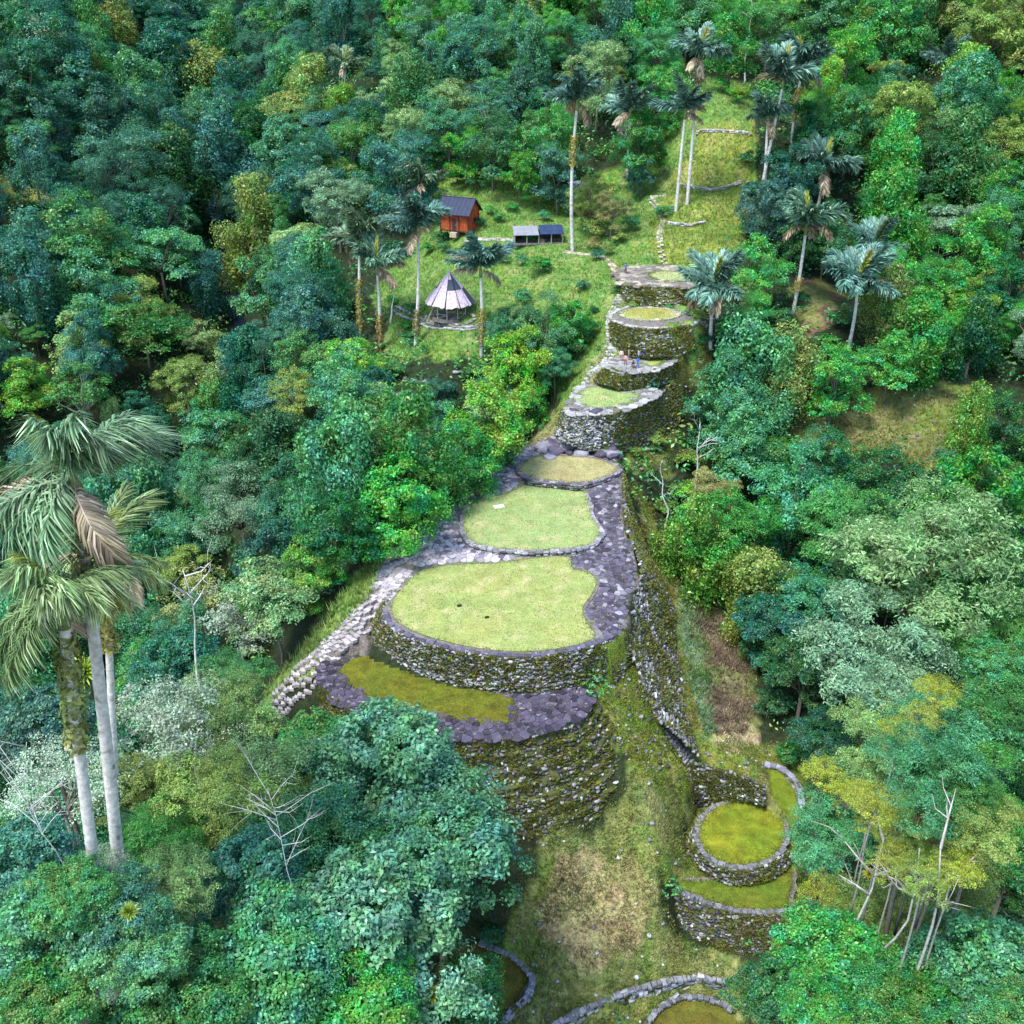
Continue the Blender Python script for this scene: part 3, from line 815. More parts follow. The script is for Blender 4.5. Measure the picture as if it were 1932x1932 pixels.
# ------------------------------------------------------------------ terraces
def wall_surface(T, B, tiers, nv):
    """stepped face between the top line and the foot line"""
    G = np.empty((nv + 1, len(T), 3))
    for r in range(nv + 1):
        v = r / nv
        if tiers <= 1:
            hz, zz = v ** 0.9, v
        else:
            k = min(int(v * tiers), tiers - 1); f = v * tiers - k
            zz = (k + min(f / 0.72, 1)) / tiers
            hz = (k + 0.25 * min(f / 0.72, 1) + 0.75 * max(0, (f - 0.72) / 0.28)) / tiers
        G[r, :, :2] = T[:, :2] + (B[:, :2] - T[:, :2]) * hz
        G[r, :, 2] = T[:, 2] + (B[:, 2] - T[:, 2]) * zz
    return G
def build_wall(root, base, key, weights, tiers=1, sw=(0.4, 0.8), sh=0.36, nparts=100, moss=0.0, skip=0.12, wf=None):
    T, B = WL[key]
    B = B.copy(); B[:, 2] -= 0.35
    n = len(T)
    H = np.linalg.norm(T - B, axis=1).mean()
    nv = max(3, int(H / 0.3)) if tiers > 1 else max(3, int(H / 0.6))
    if tiers > 1: nv = tiers * max(3, nv // tiers)
    G = wall_surface(T, B, tiers, nv)
    tang = np.gradient(T, axis=0); tang /= np.linalg.norm(tang, axis=1)[:, None]
    down = (B - T) / np.linalg.norm(B - T, axis=1)[:, None]
    nrm = np.cross(tang, down); nrm /= np.linalg.norm(nrm, axis=1)[:, None]
    cen = T.mean(0)
    if ((np.array([0, 0, CAMZ]) - cen) * nrm.mean(0)).sum() < 0: nrm = -nrm
    G2 = G + nrm[None] * rng.normal(0, 0.05, G.shape[:2] + (1,))
    idx = np.arange((nv + 1) * n).reshape(nv + 1, n)
    F = np.stack([idx[:-1, :-1], idx[:-1, 1:], idx[1:, 1:], idx[1:, :-1]], -1).reshape(-1, 4)
    w = obj('retaining_wall', mesh_np('retaining_wall', G2.reshape(-1, 3) - base, F, M['earth'], True), root)
    # courses of stones
    seg = np.r_[0, np.cumsum(np.linalg.norm(np.diff(T, axis=0), axis=1))]
    Ln = seg[-1]
    rows = max(2, int(H / sh))
    items = []
    Gr = G
    for r in range(rows):
        s = rng.uniform(0, 0.3)
        while s < Ln:
            v = float(np.clip((r + 0.5 + rng.normal(0, 0.28)) / rows, 0.01, 0.99))
            wd = rng.uniform(*sw)
            hh = sh * rng.choice((0.6, 0.85, 1.1, 1.6), p=(0.3, 0.35, 0.25, 0.1)) * rng.uniform(0.85, 1.15); wd *= rng.choice((0.6, 1.0, 1.5), p=(0.3, 0.48, 0.22)) * 1.1
            u = np.interp(s + wd / 2, seg, np.arange(n))
            i = min(int(u), n - 2); f = u - i
            jv = v * nv; j = min(int(jv), nv - 1); g = jv - j
            p = (Gr[j, i] * (1 - f) + Gr[j, i + 1] * f) * (1 - g) + (Gr[j + 1, i] * (1 - f) + Gr[j + 1, i + 1] * f) * g
            hl = abs(T[i, 2] - B[i, 2])
            s += wd * rng.uniform(0.9, 1.05)
            if rng.random() < skip or hl < 0.25: continue
            if r > 0 and hl / rows < sh * 0.35 and rng.random() < 0.5: continue
            t, nn = tang[i], nrm[i]
            ez = np.cross(t, nn); ez *= np.sign(ez[2]) if ez[2] else 1
            an = rng.normal(0, 0.25)
            t2 = t * math.cos(an) + ez * math.sin(an); e2 = ez * math.cos(an) - t * math.sin(an)
            p = p + nn * rng.uniform(-0.12, 0.12) + ez * rng.normal(0, 0.07)
            ww = wf(p) if wf else weights
            items.append((p, mat_basis(t2, nn, e2), (wd * 0.97, rng.uniform(0.25, 0.42), hh), pick(ww)))
    stones_to(w, base, items, nparts, 'stone', 'wall_stones')
    if moss > 0:
        m = int(moss * Ln * H)
        ui = rng.uniform(0, n - 1.001, m); vj = rng.uniform(0, nv - 0.001, m)
        i = ui.astype(int); f = (ui - i)[:, None]; j = vj.astype(int); g = (vj - j)[:, None]
        P = (G[j, i] * (1 - f) + G[j, i + 1] * f) * (1 - g) + (G[j + 1, i] * (1 - f) + G[j + 1, i + 1] * f) * g
        P = P + nrm[i] * 0.14
        keep = fbm(P[:, 0] * 1.0 + P[:, 1], P[:, 2] * 1.3, 1.6, 77) > 0.47
        P, i = P[keep], i[keep]
        cc = np.array((0.10, 0.11, 0.018)) * (0.6 + 1.0 * rng.random((len(P), 1)))
        cc[rng.random(len(P)) < 0.2] = (0.19, 0.21, 0.03)
        up = nrm[i] * 0.8 + np.array((0, 0, 0.5))
        V, Fm, Cm = blades(P, np.full(len(P), 0.22), 0.055, cc, 0.9, 2, up)
        tag(obj('moss', mesh_np('moss', V - base, Fm, M['grass_mesh'], False, Cm), w), kind='stuff')
    return w
def coping(root, base, line, weights_col, depth=0.55, step=(0.55, 1.0), z=0.06, nmax=120, closed=False):
    L = np.asarray(line)
    if closed: L = np.vstack([L, L[:1]])
    seg = np.r_[0, np.cumsum(np.linalg.norm(np.diff(L, axis=0), axis=1))]
    s = 0.0
    c0 = L.mean(0)
    while s < seg[-1] - 0.3:
        wd = rng.uniform(*step)
        a = np.array([np.interp(s + 0.03, seg, L[:, k]) for k in range(3)])
        b = np.array([np.interp(min(s + wd - 0.03, seg[-1]), seg, L[:, k]) for k in range(3)])
        t = b - a; t[2] = 0; ln = np.linalg.norm(t) + 1e-9; t /= ln
        n = np.array((-t[1], t[0], 0))
        if (c0 - a) @ n < 0: n = -n
        d = depth * rng.uniform(0.75, 1.25)
        o = -0.12 * rng.uniform(0.2, 1)
        zz = z + rng.uniform(-0.03, 0.05)
        q = [a + n * o, b + n * o * rng.uniform(0.6, 1.4), b + n * (d * rng.uniform(0.85, 1.1)), a + n * d]
        org = (a + b) / 2
        q = [p + rng.normal(0, 0.03, 3) * (1, 1, 0.3) for p in q]
        m = MB()
        P = [(*(p - org)[:2], (p - org)[2] + zz) for p in q]
        ar = sum(P[k][0] * P[(k + 1) % 4][1] - P[(k + 1) % 4][0] * P[k][1] for k in range(4))
        if ar < 0: P = P[::-1]
        P = [(a_, b_, c_ + rng.uniform(-0.05, 0.05)) for a_, b_, c_ in P]
        m.prism(P, 0.22)
        obj('coping_slab', m.mesh('coping_slab', M['slab']), root, loc=org - base, color=np.clip(np.array(weights_col) * rng.uniform(0.7, 1.5), 0, 0.8))
        s += wd
PURPLE = (0.08, 0.07, 0.095)
LILAC = (0.40, 0.355, 0.38)
def terrace(key, label, lawn_px=None, lawn_col=(0.235, 0.285, 0.095), lawn_mat='lawn', inset=0.45, grass_h=0.07, dens=45, gcol=(0.20, 0.27, 0.06)):
    z, poly = TP[key]
    c = poly.mean(0)
    base = np.array((c[0], c[1], z))
    root = empty('stone_terrace', base)
    tag(root, label, 'terrace')
    lawn = smooth_line([wp(x, y, z) for x, y in lawn_px], 72, True) if lawn_px else np.c_[shrink(poly, inset), np.full(len(poly), z)]
    # fill under the surface
    fill = obj('terrace_bed', fill_mesh('terrace_bed', poly[:, :2] - base[:2], lambda x, y: np.full(len(x), -0.03), M['pave_earth'], 2.0), root)
    sd = rng.integers(99)
    zf = lambda x, y: 0.02 + 0.10 * (fbm(x, y, 4, sd) - 0.4) * np.clip((np.abs(x) * 0 + 1), 0, 1) + 0.03 * fbm(x, y, 0.8, sd + 1)
    lo = obj('lawn', fill_mesh('lawn', lawn[:, :2] - base[:2], zf, M[lawn_mat], 0.7), root, color=lawn_col)
    q = scatter_in(lawn, dens)
    e = np.repeat(lawn[:, :2], 14, 0) + (np.roll(np.repeat(lawn[:, :2], 14, 0), -14, 0) - np.repeat(lawn[:, :2], 14, 0)) * rng.random((len(lawn) * 14, 1)) + rng.normal(0, 0.2, (len(lawn) * 14, 2))
    q = np.vstack([q, e])
    if len(q):
        zz = np.maximum(zf(q[:, 0] - base[0], q[:, 1] - base[1]), 0.03)
        cc = np.array(gcol) * (0.7 + 0.6 * fbm(q[:, 0], q[:, 1], 2.5, 8))[:, None]
        hh_ = np.full(len(q), grass_h); hh_[-len(e):] = rng.uniform(0.08, 0.24, len(e))
        V, F, Cc = blades(np.c_[q - base[:2], zz - 0.01], hh_, 0.035, cc, 1.0, 2)
        tag(obj('short_grass', mesh_np('short_grass', V, F, M['grass_mesh'], False, Cc), lo), kind='stuff')
    return root, base, lawn, poly, z

# main terrace
r0, b0, lw, pl, z = terrace('main', 'largest grass terrace with a heart shaped lawn above the tall curved stone wall',
    [(800,1076),(770,1098),(748,1125),(740,1150),(752,1174),(790,1195),(840,1210),(910,1224),(985,1229),(1050,1224),(1105,1212),(1122,1198),(1110,1180),(1100,1160),(1100,1145),(1118,1118),(1124,1097),(1108,1080),(1078,1074),(1072,1052),(1010,1054),(944,1063),(860,1067)], (0.26, 0.29, 0.09))
def w_main(p):
    t = np.clip((p[0] + 8) / 10, 0, 1)
    return {'pale': 0.42 - 0.2 * t, 'grey': 0.3, 'dark': 0.1, 'moss': 0.12 + 0.25 * t, 'moss2': 0.1 * t + 0.03, 'white': 0.06}
build_wall(r0, b0, 'main', None, 1, (0.16, 0.36), 0.2, 300, 45, 0.18, w_main)
coping(r0, b0, WL['main'][0][6:-1], PURPLE, 0.6)
# second
r1, b1, lw, pl, z = terrace('second', 'second grass terrace, oval lawn with a low stone kerb behind the largest one', None, (0.245, 0.30, 0.11))
coping(r1, b1, TP['second'][1], (0.24, 0.21, 0.24), 0.5, (0.5, 0.9), 0.05, closed=True)
items = []
for p, t in zip(TP['second'][1], np.roll(TP['second'][1], -1, 0) - TP['second'][1]):
    t = t / (np.linalg.norm(t) + 1e-9)
    for k in range(2):
        items.append((p + (0, 0, -0.15 - 0.28 * k) + rng.normal(0, 0.04, 3), mat_basis(t, np.array((-t[1], t[0], 0)), np.array((0, 0, 1.0))), (rng.uniform(0.5, 0.8), 0.4, 0.3), pick({'grey': 1, 'pale': 1, 'dark': 0.6})))
stones_to(r1, b1, items, 150, 'kerb_stone', 'kerb_stones')
# third
r2, b2, lw, pl, z = terrace('third', 'third terrace, narrow oval of worn brownish grass below the dark boulders', None, (0.30, 0.27, 0.12), gcol=(0.28, 0.27, 0.08))
coping(r2, b2, TP['third'][1], (0.17, 0.145, 0.18), 0.5, (0.5, 0.9), 0.05, closed=True)
items = []
for p, t in zip(TP['third'][1], np.roll(TP['third'][1], -1, 0) - TP['third'][1]):
    t = t / (np.linalg.norm(t) + 1e-9)
    for k in range(3):
        items.append((p + (0, 0, -0.15 - 0.28 * k) + rng.normal(0, 0.04, 3), mat_basis(t, np.array((-t[1], t[0], 0)), np.array((0, 0, 1.0))), (rng.uniform(0.5, 0.8), 0.4, 0.3), pick({'grey': 1, 'pale': 0.6, 'dark': 1})))
stones_to(r2, b2, items, 150, 'kerb_stone', 'kerb_stones')
# crescent
r3, b3, lw3, pl3, z = terrace('crescent', 'crescent terrace with olive grass strip and dark purple slabs below the main wall',
    [(648,1246),(636,1258),(645,1280),(688,1310),(740,1332),(790,1345),(850,1356),(905,1364),(962,1366),(970,1342),(962,1313),(920,1306),(860,1290),(790,1266),(730,1244),(690,1231)], (0.105, 0.112, 0.010), 'moss_lawn', gcol=(0.13, 0.14, 0.012))
build_wall(r3, b3, 'crescent', {'pale': 0.12, 'grey': 0.18, 'dark': 0.16, 'moss': 0.42, 'moss2': 0.14, 'white': 0.04}, 7, (0.18, 0.42), 0.23, 300, 55, 0.34)
cells = voronoi(poisson(lambda x, y: inside(shrink(pl3, 0.1), x, y) & ~inside(lw3, x, y), pl3[:, :2].min(0), pl3[:, :2].max(0), 0.56, 9000), 0.05, 0.88)
slabs_to(r3, b3, cells, lambda x, y: np.full(len(x), -4.0 + 0.07), lambda s: np.clip(np.array((0.05, 0.042, 0.06)) * rng.uniform(0.5, 1.9), 0, 1), 300)
# upper
r4, b4, lw4, pl4, z = terrace('upper', 'bright oval lawn on top of the white and mossy wall beyond the boulders',
    [(1078,762),(1090,745),(1112,731),(1150,729),(1190,740),(1206,750),(1190,760),(1160,769),(1130,772),(1095,762)], (0.25, 0.32, 0.11))
def w_up(p):
    t = np.clip((p[0] - 12) / 4, 0, 1)
    return {'white': 0.25 * (1 - t) + 0.01, 'pale': 0.3 * (1 - t) + 0.04, 'grey': 0.2, 'dark': 0.06, 'moss': 0.6 * t, 'moss2': 0.3 * t}
build_wall(r4, b4, 'upper', None, 1, (0.2, 0.42), 0.24, 200, 30, 0.16, w_up)
cells = voronoi(poisson(lambda x, y: inside(shrink(pl4, 0.1), x, y) & ~inside(lw4, x, y), pl4[:, :2].min(0), pl4[:, :2].max(0), 0.8), 0.05, 1.2)
slabs_to(r4, b4, cells, lambda x, y: np.full(len(x), 7.07), lambda s: np.clip(np.array((0.28, 0.27, 0.25)) * rng.uniform(0.5, 1.4), 0, 1), 150, drop=0.15)
# lookout with the visitors
r5, b5, lw, pl, z = terrace('lookout', 'small paved terrace where the group of visitors stands', [(1212,680),(1225,674),(1245,676),(1250,684),(1235,691),(1215,690)], (0.28, 0.28, 0.05))
build_wall(r5, b5, 'lookout', {'pale': 0.14, 'grey': 0.2, 'moss': 0.42, 'moss2': 0.26, 'white': 0.03}, 1, (0.2, 0.42), 0.24, 120, 70, 0.35)
lwp = lw; plp = pl
cells = voronoi(poisson(lambda x, y: inside(shrink(plp, 0.1), x, y) & ~inside(lwp, x, y), plp[:, :2].min(0), plp[:, :2].max(0), 0.8), 0.05, 1.2)
slabs_to(r5, b5, cells, lambda x, y: np.full(len(x), 9.57), lambda s: np.clip(np.array((0.25, 0.24, 0.22)) * rng.uniform(0.5, 1.4), 0, 1), 120, drop=0.2)
# disc
r6, b6, lw, pl, z = terrace('disc', 'olive disc shaped lawn with double stone ring below the summit wall', [(1226 + 58 * math.cos(t), 593 + 13 * math.sin(t)) for t in np.linspace(0, 2 * math.pi, 16, endpoint=False)], (0.29, 0.27, 0.06))
build_wall(r6, b6, 'disc', {'pale': 0.14, 'grey': 0.2, 'moss': 0.42, 'moss2': 0.26, 'white': 0.03}, 1, (0.2, 0.42), 0.24, 150, 70, 0.35)
coping(r6, b6, TP['disc'][1], (0.30, 0.27, 0.24), 0.6, (0.6, 1.0), 0.05, closed=True)
coping(r6, b6, lw, (0.34, 0.3, 0.26), 0.5, (0.5, 0.9), 0.1, closed=True)
# summit
r7, b7, lw, pl, z = terrace('summit', 'topmost paved terrace of the stone stairway where one visitor stands alone', [(1225,516),(1260,512),(1302,518),(1308,528),(1280,531),(1240,528)], (0.34, 0.36, 0.16))
build_wall(r7, b7, 'summit', {'pale': 0.14, 'grey': 0.2, 'moss': 0.42, 'moss2': 0.26, 'white': 0.03}, 1, (0.2, 0.42), 0.24, 120, 75, 0.4)
lwp = lw; plp = pl
cells = voronoi(poisson(lambda x, y: inside(shrink(plp, 0.1), x, y) & ~inside(lwp, x, y), plp[:, :2].min(0), plp[:, :2].max(0), 0.95), 0.05, 1.4)
slabs_to(r7, b7, cells, lambda x, y: np.full(len(x), 16.57), lambda s: np.clip(np.array((0.25, 0.215, 0.165)) * rng.uniform(0.5, 1.5), 0, 1), 150, drop=0.3)
# lower right group
DK = {'pale': 0.2, 'grey': 0.28, 'dark': 0.2, 'moss': 0.3, 'white': 0.06}
r8, b8, lw, pl, z = terrace('circle', 'round mossy lawn ringed by grey stones at the lower right', None, (0.15, 0.175, 0.012), 'moss_lawn', 0.6, gcol=(0.17, 0.2, 0.012))
build_wall(r8, b8, 'circle', DK, 1, (0.18, 0.38), 0.2, 150, 60, 0.3)
coping(r8, b8, TP['circle'][1], (0.14, 0.14, 0.145), 0.42, (0.25, 0.55), 0.04, closed=True)
build_wall(r8, b8, 'back', DK, 1, (0.18, 0.38), 0.2, 150, 70, 0.3)
r9, b9, lw, pl, z = terrace('side', 'narrow mossy lawn beside the round one, walled by an arc of dark stones', None, (0.13, 0.16, 0.012), 'moss_lawn', 0.3, gcol=(0.15, 0.19, 0.015))
build_wall(r9, b9, 'side', DK, 1, (0.3, 0.6), 0.3, 60, 4)
coping(r9, b9, WL['side'][0], (0.2, 0.2, 0.25), 0.55, (0.4, 0.8), 0.05)
r10, b10, lw, pl, z = terrace('apron', 'sickle shaped mossy lawn under the round one, held by a dark wall', None, (0.10, 0.13, 0.012), 'moss_lawn', 0.5, gcol=(0.12, 0.16, 0.012))
build_wall(r10, b10, 'apron', {'pale': 0.16, 'grey': 0.25, 'dark': 0.3, 'moss': 0.4, 'white': 0.04}, 1, (0.18, 0.38), 0.2, 200, 60, 0.3)
coping(r10, b10, WL['apron'][0], (0.14, 0.14, 0.16), 0.45, (0.28, 0.6), 0.04)
r11, b11, lw, pl, z = terrace('corner', 'brownish lawn with broken stone ring at the bottom beside the big tree', None, (0.10, 0.095, 0.013), 'moss_lawn', 0.4, gcol=(0.12, 0.12, 0.02))
build_wall(r11, b11, 'corner', DK, 1, (0.35, 0.7), 0.34, 100, 4)
coping(r11, b11, WL['corner'][0], (0.2, 0.2, 0.22), 0.5, (0.25, 0.6), 0.05)
r12, b12, lw, pl, z = terrace('foot', 'brown lawn inside a stone arc at the bottom edge of the picture', None, (0.10, 0.092, 0.013), 'moss_lawn', 0.3, gcol=(0.12, 0.12, 0.02))
build_wall(r12, b12, 'foot_ring', DK, 1, (0.35, 0.7), 0.34, 60, 2)
coping(r12, b12, WL['foot_ring'][0], (0.15, 0.15, 0.16), 0.42, (0.25, 0.6), 0.05)
bw = WL['foot'][0].mean(0)
rw = tag(empty('stone_wall', bw), 'long low line of pale stones crossing the grassy bank at the bottom', 'wall')
build_wall(rw, bw, 'foot', {'pale': 0.5, 'grey': 0.3, 'white': 0.15, 'moss': 0.1}, 1, (0.4, 0.8), 0.36, 120, 2)
coping(rw, bw, WL['foot'][0], (0.17, 0.17, 0.18), 0.45, (0.25, 0.6), 0.05)
# right flank of the ridge
bf = WL['flank'][0].mean(0)
rf = tag(empty('stone_embankment', bf), 'long steep stone faced embankment falling away right of the terraces', 'embankment')
def w_fl(p):
    n = fbm(p[0] * 1.0, p[1] * 0.5, 4, 55)
    g = 1.0 if n > 0.5 else 0.25
    return {'pale': 0.3 * g, 'grey': 0.4 * g, 'dark': 0.18, 'moss': 0.35 * (1.25 - g), 'moss2': 0.22 * (1.25 - g), 'white': 0.07 * g}
build_wall(rf, bf, 'flank', None, 1, (0.18, 0.42), 0.22, 300, 40, 0.22, w_fl)

# paving between the terraces
pz = ZONES['pavezone'][0]
def pave_ok(x, y):
    r = inside(pz, x, y)
    for k in ('main', 'second', 'third', 'crescent'): r &= ~inside(shrink(TP[k][1], -0.35), x, y)
    return r
STL = smooth_line(np.array([hit_fast(*p)[:2] for p in ((768,1078),(735,1115),(705,1152),(670,1186),(638,1216),(610,1243))]), 40)
_po = pave_ok
def pave_ok(x, y):
    return _po(x, y) & (np.hypot(STL[:, 0][None] - x[:, None], STL[:, 1][None] - y[:, None]).min(1) > 2.0)
sites = poisson(pave_ok, pz.min(0), pz.max(0), 0.46, 22000)
cells = voronoi(sites, 0.05, 0.72)
bp = np.array((sites[:, 0].mean(), sites[:, 1].mean(), 0.0))
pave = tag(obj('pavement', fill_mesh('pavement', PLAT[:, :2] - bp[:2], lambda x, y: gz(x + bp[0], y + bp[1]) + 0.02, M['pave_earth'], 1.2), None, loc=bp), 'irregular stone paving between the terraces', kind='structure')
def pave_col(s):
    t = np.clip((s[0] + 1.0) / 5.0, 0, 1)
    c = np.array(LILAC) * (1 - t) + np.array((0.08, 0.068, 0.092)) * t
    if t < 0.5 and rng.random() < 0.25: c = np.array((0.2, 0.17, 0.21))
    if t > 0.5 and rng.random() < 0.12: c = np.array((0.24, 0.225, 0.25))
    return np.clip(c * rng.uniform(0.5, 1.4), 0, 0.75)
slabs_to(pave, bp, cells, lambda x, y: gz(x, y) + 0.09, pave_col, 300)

# stairs and paths
def stair(name, label, px, width, run, col, cat='stairs', nper=3, h=0.2, jit=0.04, lift=0.1):
    L = np.array([hit_fast(*p) for p in px])
    L = smooth_line(L, max(8, int(np.linalg.norm(np.diff(L, axis=0), axis=1).sum() / run)))
    base = L.mean(0)
    root = tag(empty(name, base), label, cat)
    for i in range(len(L) - 1):
        t = L[i + 1] - L[i]; t[2] = 0; t /= np.linalg.norm(t) + 1e-9
        n = np.array((-t[1], t[0], 0))
        wd = width * rng.uniform(0.85, 1.1)
        cuts = np.sort(np.r_[0, np.cumsum(rng.uniform(0.7, 1.3, nper))]); cuts = cuts / cuts[-1] - 0.5
        for a, b in zip(cuts[:-1], cuts[1:]):
            c = L[i] + n * wd * (a + b) / 2
            zc = float(gz(c[0], c[1])) + lift + rng.uniform(-jit, jit)
            m = MB()
            q = []
            for u, v in ((a, -0.5), (b, -0.5), (b, 0.55), (a, 0.55)):
                w = n * wd * (u * 0.96 - (a + b) / 2 + (a + b) * 0.02) + t * run * v + rng.normal(0, 0.04, 3)
                q.append((w[0], w[1], rng.uniform(-0.015, 0.015)))
            ar = sum(q[k][0] * q[(k + 1) % 4][1] - q[(k + 1) % 4][0] * q[k][1] for k in range(4))
            if ar < 0: q = q[::-1]
            m.prism(q, h)
            obj('step_stone', m.mesh('step_stone', M['slab']), root, loc=(c[0] - base[0], c[1] - base[1], zc - base[2]), color=np.clip(np.array(col) * rng.uniform(0.65, 1.3), 0, 0.8))
    return root
stair('stone_stairs', 'long pale stone stairs running down the left edge beside the largest lawn', [(768,1078),(735,1115),(705,1152),(670,1186),(638,1216),(610,1243),(590,1268),(550,1305),(512,1340)], 2.9, 0.5, (0.38, 0.335, 0.34), nper=4, h=0.35, jit=0.012)
stair('stone_stairs', 'narrow grey stone stairs running down the right flank to the round lawn', [(1195,1180),(1212,1240),(1232,1300),(1252,1370),(1290,1430),(1312,1470)], 1.3, 0.5, (0.24, 0.235, 0.26), nper=2, h=0.25)
stair('stone_stairs', 'grey stone stairs climbing the left edge from the bright oval lawn to the summit', [(1080,752),(1110,716),(1150,676),(1158,650),(1152,620),(1156,592),(1172,560),(1188,538)], 1.6, 0.55, (0.38, 0.36, 0.34), nper=2, h=0.25)
stair('stone_path', 'light stone path winding uphill through yellow grass above the summit terrace', [(1258,503),(1246,470),(1244,440),(1250,415),(1238,390),(1230,372),(1262,368)], 1.1, 0.8, (0.46, 0.41, 0.33), 'path', 2, 0.2)
stair('stone_path', 'sandy path slanting from the summit terrace to the sheds', [(1165,518),(1140,490),(1100,482),(1060,478)], 1.2, 0.8, (0.45, 0.36, 0.27), 'path', 2, 0.15)
stair('stone_path', 'grey path bending round below the conical hut', [(745,585),(790,603),(830,618),(880,622),(930,612)], 1.5, 0.8, (0.34, 0.32, 0.33), 'path', 2, 0.15)
stair('stone_path', 'pale path between the red house and the sheds', [(880,455),(920,452),(965,455),(985,462)], 1.2, 0.8, (0.44, 0.4, 0.36), 'path', 2, 0.15)
def kerb(label, px, wts, two=1):
    L = np.array([hit_fast(*p) for p in px]); L = smooth_line(L, max(8, int(np.linalg.norm(np.diff(L, axis=0), axis=1).sum() / 0.6)))
    base = L.mean(0)
    root = tag(empty('stone_edging', base), label, 'wall')
    it = []
    for i in range(len(L) - 1):
        t = L[i + 1] - L[i]; t[2] = 0; t /= np.linalg.norm(t) + 1e-9
        for k in range(two):
            it.append((np.array([L[i, 0], L[i, 1], gz(L[i, 0], L[i, 1]) + 0.12 + 0.3 * k]) + rng.normal(0, 0.05, 3), mat_basis(t, np.array((-t[1], t[0], 0)), np.array((0, 0, 1.0))), (rng.uniform(0.5, 0.9), 0.5, rng.uniform(0.3, 0.45)), pick(wts)))
    stones_to(root, base, it, 90)
PW = {'tan': 1, 'white': 0.6, 'pale': 0.6}
kerb('curved pale stone edge of the middle hillside terrace between the palm trunks', [(1278,352),(1310,358),(1345,362),(1380,355),(1400,346)], PW, 2)
kerb('short pale stone edge on the yellow hillside below the twin palms', [(1262,425),(1300,428),(1335,424)], PW, 2)
kerb('sandy stone edge of the highest hillside terrace', [(1316,258),(1350,252),(1385,253),(1420,262)], PW, 2)
kerb('thin pale stone line running right below the mossy wall', [(1172,853),(1205,850),(1250,848)], PW)
kerb('thin pale stone line slanting down right of the upper terraces', [(1330,618),(1300,655),(1275,690),(1252,735)], PW)
kerb('grey stone arc around the small lawn at the left terraces', [(745,750),(770,758),(800,752),(822,742)], {'grey': 1, 'pale': 0.6}, 2)
kerb('grey stone arc between the bushes below the hut', [(765,722),(790,730),(812,724)], {'grey': 1, 'pale': 0.6}, 2)
kerb('grey stone line on the green strip below the hut', [(860,708),(890,712),(925,706)], {'grey': 1, 'pale': 0.6})
kerb('stone ring footing under the conical hut', [(850 + 46 * math.cos(t), 604 + 13 * math.sin(t)) for t in np.linspace(0, 2 * math.pi, 20)], {'tan': 1, 'grey': 1})

# boulders on the saddle behind the third terrace
BN = ['broad dark purple boulder', 'lilac grey boulder', 'split dark boulder', 'flat grey boulder', 'upright dark boulder', 'small dark boulder']
BOUL = []
for i in range(26):
    px = rng.uniform(1005, 1168); py = 846 + abs(px - 1075) * 0.14 + rng.uniform(-8, 14)
    h = wp(px, py, 1.5)
    s = rng.uniform(0.7, 1.7)
    V, F = STONES[rng.integers(8)]
    dark = rng.random() < 0.55
    o = obj('boulder', mesh_np('boulder', V * 1.0, F, M['slab']), None, loc=(h[0], h[1], float(gz(h[0], h[1])) + 0.2 * s), rot=(rng.uniform(-.25, .25), rng.uniform(-.25, .25), rng.uniform(0, 6)),
            scale=(s * rng.uniform(1, 1.7), s * rng.uniform(0.8, 1.2), s * rng.uniform(0.45, 0.8)), color=np.clip(np.array((0.085, 0.073, 0.105) if dark else (0.27, 0.245, 0.27)) * rng.uniform(0.8, 1.2), 0, 1))
    BOUL.append((px, dark, s, o))
ORDN = ['leftmost', 'second', 'third', 'fourth', 'fifth', 'sixth', 'seventh', 'eighth', 'ninth', 'tenth', 'eleventh', 'twelfth', 'thirteenth', 'fourteenth', 'fifteenth', 'sixteenth', 'seventeenth', 'eighteenth', 'nineteenth', 'twentieth', 'last', 'last']
for dk in (True, False):
    for i, (_, _, s_, o) in enumerate(sorted([b for b in BOUL if b[1] == dk], key=lambda b: b[0])):
        tag(o, f"{ORDN[i]}{' from left' if i else ''} of the {'dark purple' if dk else 'lilac grey'} boulders behind the third terrace", 'boulder', 'boulders behind the third terrace')
for (px, py), lb in zip([(867, 1143), (919, 1165)], ('small black lump on the largest lawn, the farther one', 'small black lump on the largest lawn, the nearer one')):
    p = wp(px, py, 0.06)
    V, F = STONES[3]
    tag(obj('dark_stone', mesh_np('dark_stone', V, F, M['stone']), None, loc=p, rot=(0, 0.1, 0.5), scale=(0.48, 0.3, 0.22), color=(0.018, 0.02, 0.012)), lb, 'stone')
p = wp(941, 956, 0.6)
V, F = STONES[5]
tag(obj('flat_stone', mesh_np('flat_stone', V, F, M['slab']), None, loc=p, rot=(0, 0, 0.3), scale=(1.3, 0.8, 0.25), color=(0.55, 0.55, 0.5)), 'pale flat stone lying in the lawn of the second terrace', 'stone')

